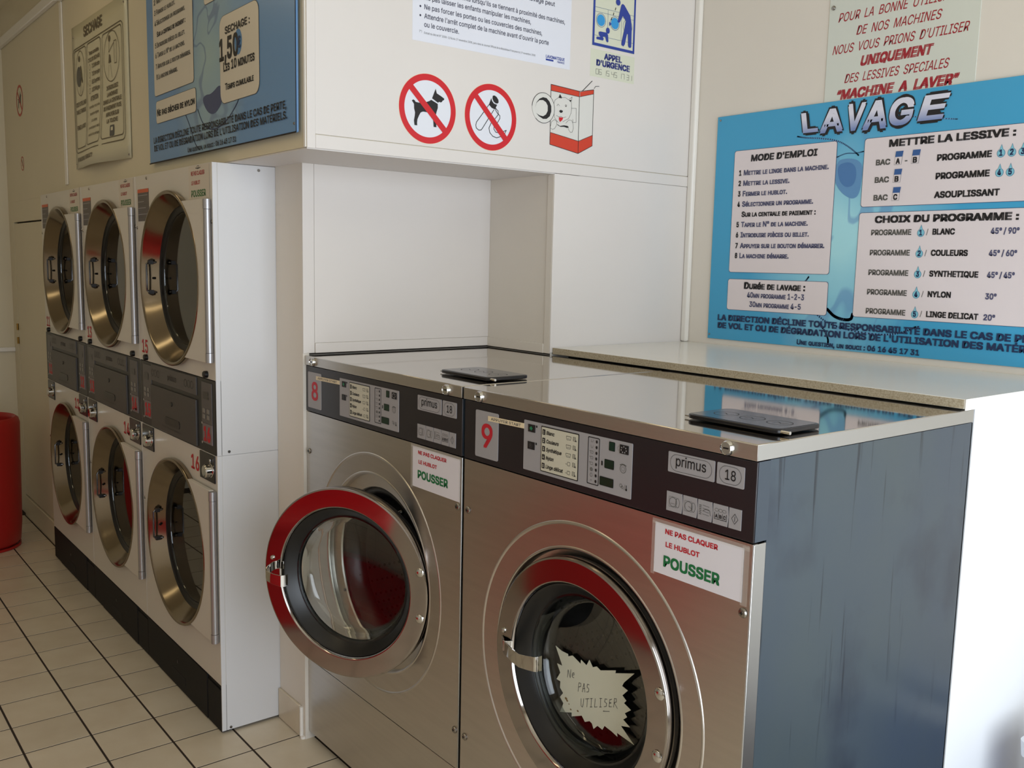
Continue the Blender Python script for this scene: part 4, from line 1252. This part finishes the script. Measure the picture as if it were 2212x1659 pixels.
T('Temps cumulable', -.949, 1.9280, -.751, .0170, ink_black, True, .02)
T("LA DIRECTION DÉCLINE TOUTE RESPONSABILITÉ DANS LE CAS DE PERTE,", -1.580, 1.8340, -.552, .0185, ink_black, bold=.014)
T("DE VOL ET OU DE DÉGRADATION LORS DE L'UTILISATION DES MATÉRIELS.", -1.577, 1.8080, -.549, .0185, ink_black, bold=.014)
T('Une question, un souci : 06 16 45 17 31', -1.259, 1.7805, -.876, .0140, ink_black, True, .016)
B.flush(t)
obj('screw', MB().lathe([(.004, 0), (.003, -.0015), (.001, -.002)], -.512+1.065, .022, -.0032, n=14, cap1=True), screw_m, t)

t = root('drying_notice', (-2.25, YB-.001, 1.815))
tag(t, 'old curling pale plastic notice headed SECHAGE, left of the blue drying poster', 'notice')
mb = MB(); vs = []; fs = []
nu, nv = 16, 10
for i in range(nu+1):
    for j in range(nv+1):
        a, b = i/nu, j/nv
        u = -2.632+(.765)*a; v = 1.818-.008*a+(.575)*b
        bow = .030*math.sin(PI*a)**2*(1-b)**3+.004
        vs.append((u+2.25, -bow, v-1.815))
for i in range(nu):
    for j in range(nv):
        a = i*(nv+1)+j
        fs.append((a, a+nv+1, a+nv+2, a+1))
mb.add(vs, fs)
old = mat('aged_plastic', (206, 200, 172), .3)
o = obj('sheet', mb, old, t); so = o.modifiers.new('s', 'SOLIDIFY'); so.thickness = .0012; so.offset = -1
def bowf(u, v):
    a = min(max((u+2.632)/.765, 0), 1); b = min(max((v-1.818+.008*a)/.575, 0), 1)
    return .030*math.sin(PI*a)**2*(1-b)**3+.004
B = Board(lambda u, v, d: (u+2.25, -bowf(u, v)-.0014-d, v-1.815), base=0, step=.0004)
ik = mat('ink_faded', (98, 86, 62), .5)
B.text('SECHAGE', -2.443, 2.3285, -2.178, .037, ik, 1, bold=.02)
def sub(l, k=8):
    o = []
    for (a, b), (c_, e) in zip(l[:-1], l[1:]):
        for i in range(k): o.append((a+(c_-a)*i/k, b+(e-b)*i/k))
    return o+[l[-1]]
for q in ((-2.618, -1.920, 1.882, 2.301, .03), (-2.600, -2.420, 1.899, 2.292, .02), (-2.402, -2.208, 1.899, 2.292, .02), (-2.186, -1.938, 1.901, 2.290, .02)):
    B.line(sub(B.rpts(*q)+[B.rpts(*q)[0]], 4), .0035, ik, 1, 'rule_line')
B.ring(-2.512, 2.196, .068, .003, ik, 1, 'picture', ry=.090); B.ring(-2.068, 2.196, .100, .003, ik, 1, 'picture', ry=.092)
B.disc(-2.525, 2.255, .012, ik, 1, 'picture'); B.disc(-2.535, 2.185, .034, ink_mid, 1, 'picture', ry=.04); B.line([(-2.505, 2.22), (-2.49, 2.17), (-2.485, 2.16)], .014, ik, 1, 'picture')
B.line([(-2.515, 2.15), (-2.52, 2.115)], .003, ik, 1, 'picture'); B.line([(-2.495, 2.15), (-2.49, 2.115)], .003, ik, 1, 'picture')
B.disc(-2.092, 2.263, .012, ik, 1, 'picture'); B.line([(-2.095, 2.25), (-2.10, 2.215), (-2.05, 2.235), (-2.035, 2.240)], .003, ik, 1, 'picture')
B.line([(-2.035, 2.245), (-2.005, 2.245), (-2.005, 2.165), (-2.03, 2.165), (-2.035, 2.245)], .003, ik, 1, 'picture'); B.poly([(-2.105, 2.175), (-2.075, 2.175), (-2.085, 2.205), (-2.097, 2.205)], ik, 1, 'picture')
B.line([(-2.10, 2.17), (-2.11, 2.12)], .002, ik, 1, 'picture'); B.line([(-2.08, 2.17), (-2.065, 2.12)], .002, ik, 1, 'picture')
tx = lambda s_, u0, u1, z, h, b=.02: B.text(s_, u0, z, u1, h, ik, 1, bold=b)
for i, s_ in enumerate(('INTRODUISEZ', 'LA MONNAIE', 'DANS LA CENTRALE', 'DE PAIEMENT PUIS', 'APPUYER SUR', 'LA TOUCHE')):
    w = (.14, .125, .215, .205, .145, .12)[i]; tx(s_, -2.063-w/2, -2.063+w/2, 2.078-.0245*i, .0145)
for i, (s_, w) in enumerate((('VIDEZ VOTRE LINGE', .165), ('DANS LE TAMBOUR', .15))): tx(s_, -2.512-w/2, -2.512+w/2, 2.068-.030*i, .016)
tx('FERMEZ LA PORTE', -2.585, -2.435, 1.975, .016)
for i, (s_, w) in enumerate((('Temps cumulable', .14), ('CYCLE DE SECHAGE', .165))): tx(s_, -2.305-w/2, -2.305+w/2, 2.245-.026*i, .014)
for i, s_ in enumerate(('7/10 MN coton', '7/10 mn nylon', '5/10 synthet', '10/20 MN gros')):
    tx(s_, -2.335, -2.225, 2.192-.0305*i, .015); B.ring(-2.365, 2.198-.0305*i, .012, .002, ik, 1, 'picture', n=18)
tx('ATTENTION', -2.355, -2.245, 2.066, .017)
for i, (s_, w) in enumerate((('surveillez vos cycles', .15), ('les pannes réglées', .13), ("à la caisse", .08), ("ne seront pas en retard", .16), ("avant la fin du séchage", .16))): tx(s_, -2.295-w/2, -2.295+w/2, 2.038-.0270*i, .010, .01)
B.rrect(-2.085, -2.040, 1.905, 1.945, .005, ink_mid, 1, 'picture'); B.rect(-2.074, -2.052, 1.925, 1.938, old, 2, 'picture')
tx('NE PAS SECHER LE THERMOLACTYL', -2.592, -2.285, 1.845, .016)
B.flush(t)
for a, b in ((-2.613, 1.838), (-1.885, 1.823), (-2.600, 2.352), (-1.90, 2.358)):
    obj('screw', MB().lathe([(.004, 0), (.003, -.002), (.001, -.003)], a+2.25, b-1.815, -.006, n=12, cap1=True), screw_m, t)

# two small prohibition stickers on the far left
for nm, cx, cz, R_, lab in (('no_dogs_sign', -3.712, 2.232, .078, 'small round faded red no-dogs sticker on the wall far left'), ('prohibition_sticker', -3.709, 1.918, .036, 'tiny round red prohibition sticker below the faded no-dogs one')):
    t = root(nm, (cx, YB, cz-R_)); tag(t, lab, 'sign')
    B = Board(lambda u, v, d: (u, -d, v+R_), base=.0003, step=.0004)
    fr_ = mat('faded_red', (192, 78, 62), .5)
    B.plate([(R_*math.cos(i*PI/20), R_*math.sin(i*PI/20)) for i in range(40)], .0003, wall_yel, 'sticker', 0)
    B.ring(0, 0, R_, R_*.16, fr_, 2, 'red_ring')
    B.line([(-R_*.6, R_*.62), (R_*.6, -R_*.62)], R_*.15, fr_, 3, 'red_bar')
    if R_ > .05:
        B.poly([(-.035, -.035), (-.03, .005), (-.045, .012), (-.01, .012), (.012, .03), (.02, .048), (.026, .03), (.045, .022), (.03, .012), (.026, -.035), (.018, -.035), (.012, -.01), (-.018, -.01), (-.024, -.035)], ink_mid, 2, 'dog_picture')
    else:
        B.line([(-.01, -.012), (.012, .016)], .004, ink_mid, 2, 'picture')
    B.flush(t)

# ------------------------------------------------------------------ stacked dryers
def dryer_door(parent, lx, z):
    """local y=0 at the casing front"""
    R_ = .277
    ring = MB().lathe([(.262, .002), (.2745, -.001), (.2765, -.006), (.2765, -.017), (.2745, -.0205), (.270, -.0215), (.266, -.020), (.263, -.015)], n=96)
    d = obj('door', ring, ring_m if False else bowl_m, parent, loc=(lx, 0, z), ang=50)
    d['label'] = 'round dryer door with a brass-toned steel ring'
    b = MB().lathe([(.2635, -.0165), (.2565, -.006), (.244, .014), (.232, .031)], n=96)
    obj('door_bowl', b, bowl_m, d, ang=60)
    g = MB().lathe([(.2325, .0305), (.231, .034), (.222, .037), (.214, .038), (.212, .042), (.212, .048)], n=96)
    obj('gasket', g, rubber, d, ang=60)
    obj('glass', MB().lathe([(.001, .0410), (.2115, .0410), (.2115, .0455), (.001, .0455)], n=96, closed=True), glass_dark, d, smooth=False)
    # white door plate reaching from the ring to the hinge
    pl = MB()
    N = 40
    a0 = math.acos(0.0)
    pts = []
    for i in range(N+1):
        a = math.radians(60)-math.radians(120)*i/N
        pts.append((.2745*math.cos(a), .2745*math.sin(a)))
    poly = pts+[(.325, -.2375), (.325, .2375)]
    poly[0] = (.2745*math.cos(math.radians(60)), .2375); poly[N] = (.2745*math.cos(math.radians(60)), -.2375)
    pl.prism(poly, lambda u, v: (u, -.0185, v), lambda u, v: (u, -.0045, v))
    obj('door_plate', pl, enamel, d, bevel=.001, smooth=False)
    h = MB()
    h.lathez([(.0115, -.236), (.0115, -.208)], .3345, -.0125, 20, cap0=True, cap1=True).lathez([(.0105, -.207), (.0105, .207)], .3345, -.0125, 20, cap0=True, cap1=True).lathez([(.0115, .208), (.0115, .236)], .3345, -.0125, 20, cap0=True, cap1=True)
    obj('hinge', h, alu, d)
    # handle on the bowl's left wall
    hm = MB().tube([(-.232, .020, .050), (-.236, -.004, .050), (-.235, -.010, .044), (-.235, -.010, -.044), (-.236, -.004, -.050), (-.232, .020, -.050)], .0034, 10)
    obj('handle', hm, mat('handle_steel', (120, 120, 122), .22, 1), d)
    for s in (-1, 1):
        obj('handle_foot', MB().box(-.243, -.2285, -.004, .012, s*.050-.007, s*.050+.007), mat('handle_foot_dark', (52, 50, 50), .35, .5), d, bevel=.001)
    obj('rivet', MB().tube([(-.2385, .012, -.003), (-.233, .014, -.003)], .004, 10), rubber, d)
    return d

def dryer(xr, nu, nl, label):
    Yd = -.2015
    W_ = .7115
    t = root('stacked_dryer', (xr, Yd, 0))
    tag(t, label, 'dryer', 'stacked tumble dryers')
    x0, x1 = -W_, -.0008
    T_ = 1.7285
    D_ = .62
    c = MB()
    for a in ((x0, x0+.003),):
        c.box(a[0], a[1], .015, D_, .01, T_)
    c.box(x0, x1-.004, D_-.003, D_, .01, T_).box(x0, x1-.004, .015, D_, T_-.003, T_).box(x0, x1-.006, .015, D_, .86, .88)
    obj('casing', c, enamel_side, t, smooth=False)
    for z0, z1 in ((.008, .8721), (.8730, T_)):
        zs = z0 if nu == '15' or z0 > .5 else .156
        obj('side_panel', MB().box(x1-.003, x1, .0155, D_, z0, z1), enamel_side, t, bevel=.001)
        obj('corner_strip', MB().box(x1-.004, x1+.0004, .0002, .0145, zs, z1), enamel_side, t, bevel=.001)
    obj('seam_strip', MB().box(x1-.0055, x1-.0032, .0005, D_-.01, .862, .884), enamel_side, t)
    for y, z in ((.0365, .884), (.0275, .016), (.14, 1.715)):
        obj('screw', MB().tube([(x1-.001, y, z), (x1+.002, y, z)], .0042, 14), screw_m, t)
    cx = -.3475
    # upper and lower front panels with their openings
    f = MB().holeplate(x0+.001, x1-.001, 1.0985, T_, cx, 1.388, [(.262, 0), (.260, .004), (.258, .03)], n=72)
    obj('front_panel', f, enamel, t, ang=40)
    f = MB().holeplate(x0+.001, x1-.001, .156, .8725, cx, .5295, [(.262, 0), (.260, .004), (.258, .03)], n=72)
    obj('front_panel', f, enamel, t, ang=40)
    for z in (1.388, .5295):
        obj('drum', MB().lathe([(.258, .05), (.262, .10), (.262, .50), (.03, .51), (.001, .505)], cx, z, n=64), drum_m, t, ang=50)
        dryer_door(t, cx, z)
    # dark band between the two dryers
    obj('fascia', MB().box(x0+.001, x1-.0006, -.001, .02, .8745, 1.0965), fascia_d, t, bevel=.001)
    obj('lint_strip', MB().box(-.583, -.155, -.0045, 0, 1.0375, 1.0935), dstrip, t, bevel=.001)
    lp = obj('lint_drawer', MB().box(-.585, -.155, -.007, 0, .8790, 1.0235), dgrey, t, bevel=.0015)
    obj('drawer_lock', MB().lathe([(.008, -.0075), (.007, -.0095), (.001, -.0095)], -.374, .981, n=16), rubber, lp)
    sl = MB().prism(Board(None).rpts(-.440, -.298, .9075, .9335, .0125), lambda u, v: (u, -.0085, v), lambda u, v: (u, -.0065, v))
    obj('finger_slot', sl, rubber, lp, smooth=False)
    B = Board(lambda u, v, d: (u, -.0047-d, v), base=0, step=.0003)
    tg = mat('ink_on_grey', (58, 54, 52), .5)
    B.text('primus', -.414, 1.057, -.330, .019, tg, 1, bold=.01)
    for u in (-.565, -.245):
        for i in range(3): B.ring(u+.028*i, 1.066, .0125, .002, tg, 1, 'symbol', n=20)
    B.flush(t)
    B = Board(lambda u, v, d: (u, -.0072-d, v), base=0, step=.0003)
    B.text('Nettoyer le filtre après chaque utilisation', -.470, .8950, -.290, .0055, tg, 1)
    B.flush(t)
    # control cards, left one for the upper dryer and right one for the lower
    for u0, u1, num in ((-.676, -.5865, nu), (-.1130, -.030, nl)):
        obj('control_card', MB().box(u0, u1, -.003, 0, .9610, 1.0865), card_g, t, bevel=.0008)
        obj('number_card', MB().box(u0+.006, u1, -.0035, 0, .9000, .9605), card_l, t, bevel=.0008)
        B = Board(lambda u, v, d: (u, -.0037-d, v), base=0, step=.0003)
        B.text(num, u0+.016, .909, u1-.012, .041, ink_red, 1, bold=.03, name='number')
        kk = mat('key_grey', (130, 126, 120), .4)
        for i in range(2):
            for j in range(2):
                B.plate(B.rpts(u0+.012+.034*i, u0+.032+.034*i, .975+.018*j, .988+.018*j, .002), .0008, kk, 'key')
        B.rect(u0+.014, u0+.058, 1.035, 1.058, mat('card_display', (54, 50, 48), .3), 1, 'display')
        for a, b in ((u0+.004, .900), (u0+.004, .960)):
            B.disc(a, b, .0038, mat('stud_white', (190, 188, 184), .3), 2, 'stud', n=12)
        B.flush(t)
    # coin locks
    for u0, u1 in ((-.698, -.580), (-.1355, -.0150)):
        lb = obj('coin_lock', MB().box(u0, u1, -.004, 0, .7865, .8705), blackp, t, bevel=.001)
        m_ = u1-.024
        obj('lock_barrel', MB().lathe([(.0215, -.004), (.0215, -.007), (.0195, -.009), (.0195, -.024), (.0170, -.0275), (.001, -.028)], m_, .8245, n=32, cap1=True), chrome, lb)
        obj('lock_lug', MB().box(m_-.004, m_+.004, -.010, -.004, .849, .859), chrome, lb, bevel=.0015)
    for u in (-.0685, -.633):
        obj('push_button', MB().lathe([(.0105, 0), (.0105, -.010), (.008, -.013), (.001, -.0135)], u, 1.1115, n=20), rubber, t)
    # upper panel stickers
    B = Board(lambda u, v, d: (u, -.0002-d, v), base=.0002, step=.0003)
    B.rect(-.686, -.569, 1.576, 1.683, label_dk, 1, 'instruction_label'); B.rect(-.686, -.569, 1.671, 1.683, label_or, 2, 'orange_strip')
    for i in range(8): B.line([(-.680, 1.662-.0105*i), (-.580-.02*(i % 3), 1.662-.0105*i)], .0018, ink_mid if i % 2 else plate_g, 2, 'label_lines')
    B.rect(-.188, -.020, 1.628, 1.726, mat('sticker_clear', (210, 200, 186), .3), 1, 'warning_sticker')
    fr_ = mat('faded_red_print', (176, 72, 70), .5); fg = mat('faded_green_print', (76, 120, 74), .5)
    B.text('NE PAS CLAQUER', -.167, 1.6985, -.057, .0115, fr_, 2, bold=.022); B.text('LE HUBLOT', -.165, 1.6715, -.093, .0105, fr_, 2, bold=.022)
    B.text('POUSSER', -.167, 1.6365, -.049, .0180, fg, 2, bold=.024)
    B.ring(-.108, 1.7215, .010, .002, ink_mid, 2, 'maker_mark', ry=.004, n=20); B.line([(-.128, 1.719), (-.108, 1.7165), (-.088, 1.719)], .0025, ink_mid, 2, 'maker_mark')
    B.text(nl, -.219, .800, -.150, .0440, ink_red, 2, bold=.012, name='number')
    B.text(nu, -.684, 1.1265, -.622, .0440, ink_red, 2, bold=.012, name='number')
    B.flush(t)
    for a, b in ((-.588, 1.7165), (-.70, 1.555), (-.009, 1.56), (-.703, .60)):
        obj('screw', MB().lathe([(.0055, 0), (.0045, -.002), (.001, -.003)], a, b, n=14), screw_m, t)
    # black plinth with its drawer
    obj('plinth', MB().box(x0, x1-.004 if nu == '15' else x1, .004, .03, .004, .1525), base_m, t)
    obj('plinth_end', MB().box(-.1180, x1-.0045 if nu == '15' else x1, .0003, .01, .004, .139), base_m, t, bevel=.001)
    pd_ = obj('plinth_drawer', MB().box(-.5860, -.1195, -.0015, .01, .004, .1525), base_m, t, bevel=.0015)
    obj('plinth_end', MB().box(x0, -.5875, .0003, .01, .004, .1515), base_m, t, bevel=.001)
    obj('finger_slot', MB().prism(Board(None).rpts(-.462, -.318, .0300, .0600, .008), lambda u, v: (u, -.0022, v), lambda u, v: (u, -.001, v)), mat('slot_black', (8, 8, 9), .7), pd_, smooth=False)
    obj('drawer_lock', MB().lathe([(.006, -.0015), (.005, -.003), (.001, -.003)], -.389, .095, n=14), rubber, pd_)
    for fx in (x0+.06, x1-.04):
        for fy in (.12, .5):
            obj('foot', MB().lathez([(.016, 0), (.018, .004), (.01, .008), (.01, .014)], fx, fy, 16, cap0=True, cap1=True), screw_m, t)
    return t
dryer(-.9701, '15', '16', 'stacked tumble dryers 15 and 16, nearest the washers, white side panel showing')
dryer(-.9701-.7130, '13', '14', 'stacked tumble dryers 13 and 14, middle of the three')
dryer(-.9701-.7130*2, '11', '12', 'stacked tumble dryers 11 and 12, farthest left beside the red bin')

# ------------------------------------------------------------------ bins
t = root('red_bin', (-3.47, -.455, 0))
tag(t, 'tall round red plastic bin on the tiles left of the dryers', 'bin')
H = .655
b = MB().lathez([(.02, .012), (.155, .010), (.172, .03), (.180, .12), (.188, H-.08), (.189, H-.03), (.183, H-.008), (.170, H+.002), (.158, H-.004), (.154, H-.02), (.165, .06), (.02, .05)], n=64)
obj('bin_body', b, binred, t, ang=60)
obj('hand_hole', MB().prism(Board(None).rpts(-.04, .04, H-.050, H-.030, .009), lambda u, v: (u+.05, -.1905, v), lambda u, v: (u+.05, -.17, v)), gap_m, t, smooth=False)
obj('base_rim', MB().lathez([(.165, 0), (.172, .002), (.172, .014), (.165, .014)], n=48, closed=True), binred, t)
t = root('blue_bin', (1.036, .985, 0))
tag(t, 'blue bin with a white rim at the right edge, beside the white cabinet panel', 'bin')
bb_ = MB(); n = 8
for zz, s in ((.0, .88), (.400, 1.0)):
    for (a, b_) in Board(None).rpts(-.150*s, .150*s, -.085*s, .085*s, .02): bb_.v.append((a, b_, zz))
k = len(bb_.v)//2
bb_.f += [(i, (i+1) % k, k+(i+1) % k, k+i) for i in range(k)]+[tuple(reversed(range(k)))]
obj('bin_body', bb_, binblue, t)
rm = MB()
for zz, s, q in ((.400, 1.06, 0), (.436, 1.08, 0), (.441, 1.03, 0), (.404, .98, 0)):
    for (a, b_) in Board(None).rpts(-.150*s, .150*s, -.085*s, .085*s, .02): rm.v.append((a, b_, zz))
for r in range(3):
    rm.f += [(r*k+i, r*k+(i+1) % k, (r+1)*k+(i+1) % k, (r+1)*k+i) for i in range(k)]
obj('bin_rim', rm, binwhite, t)
print('objects', len(bpy.data.objects))
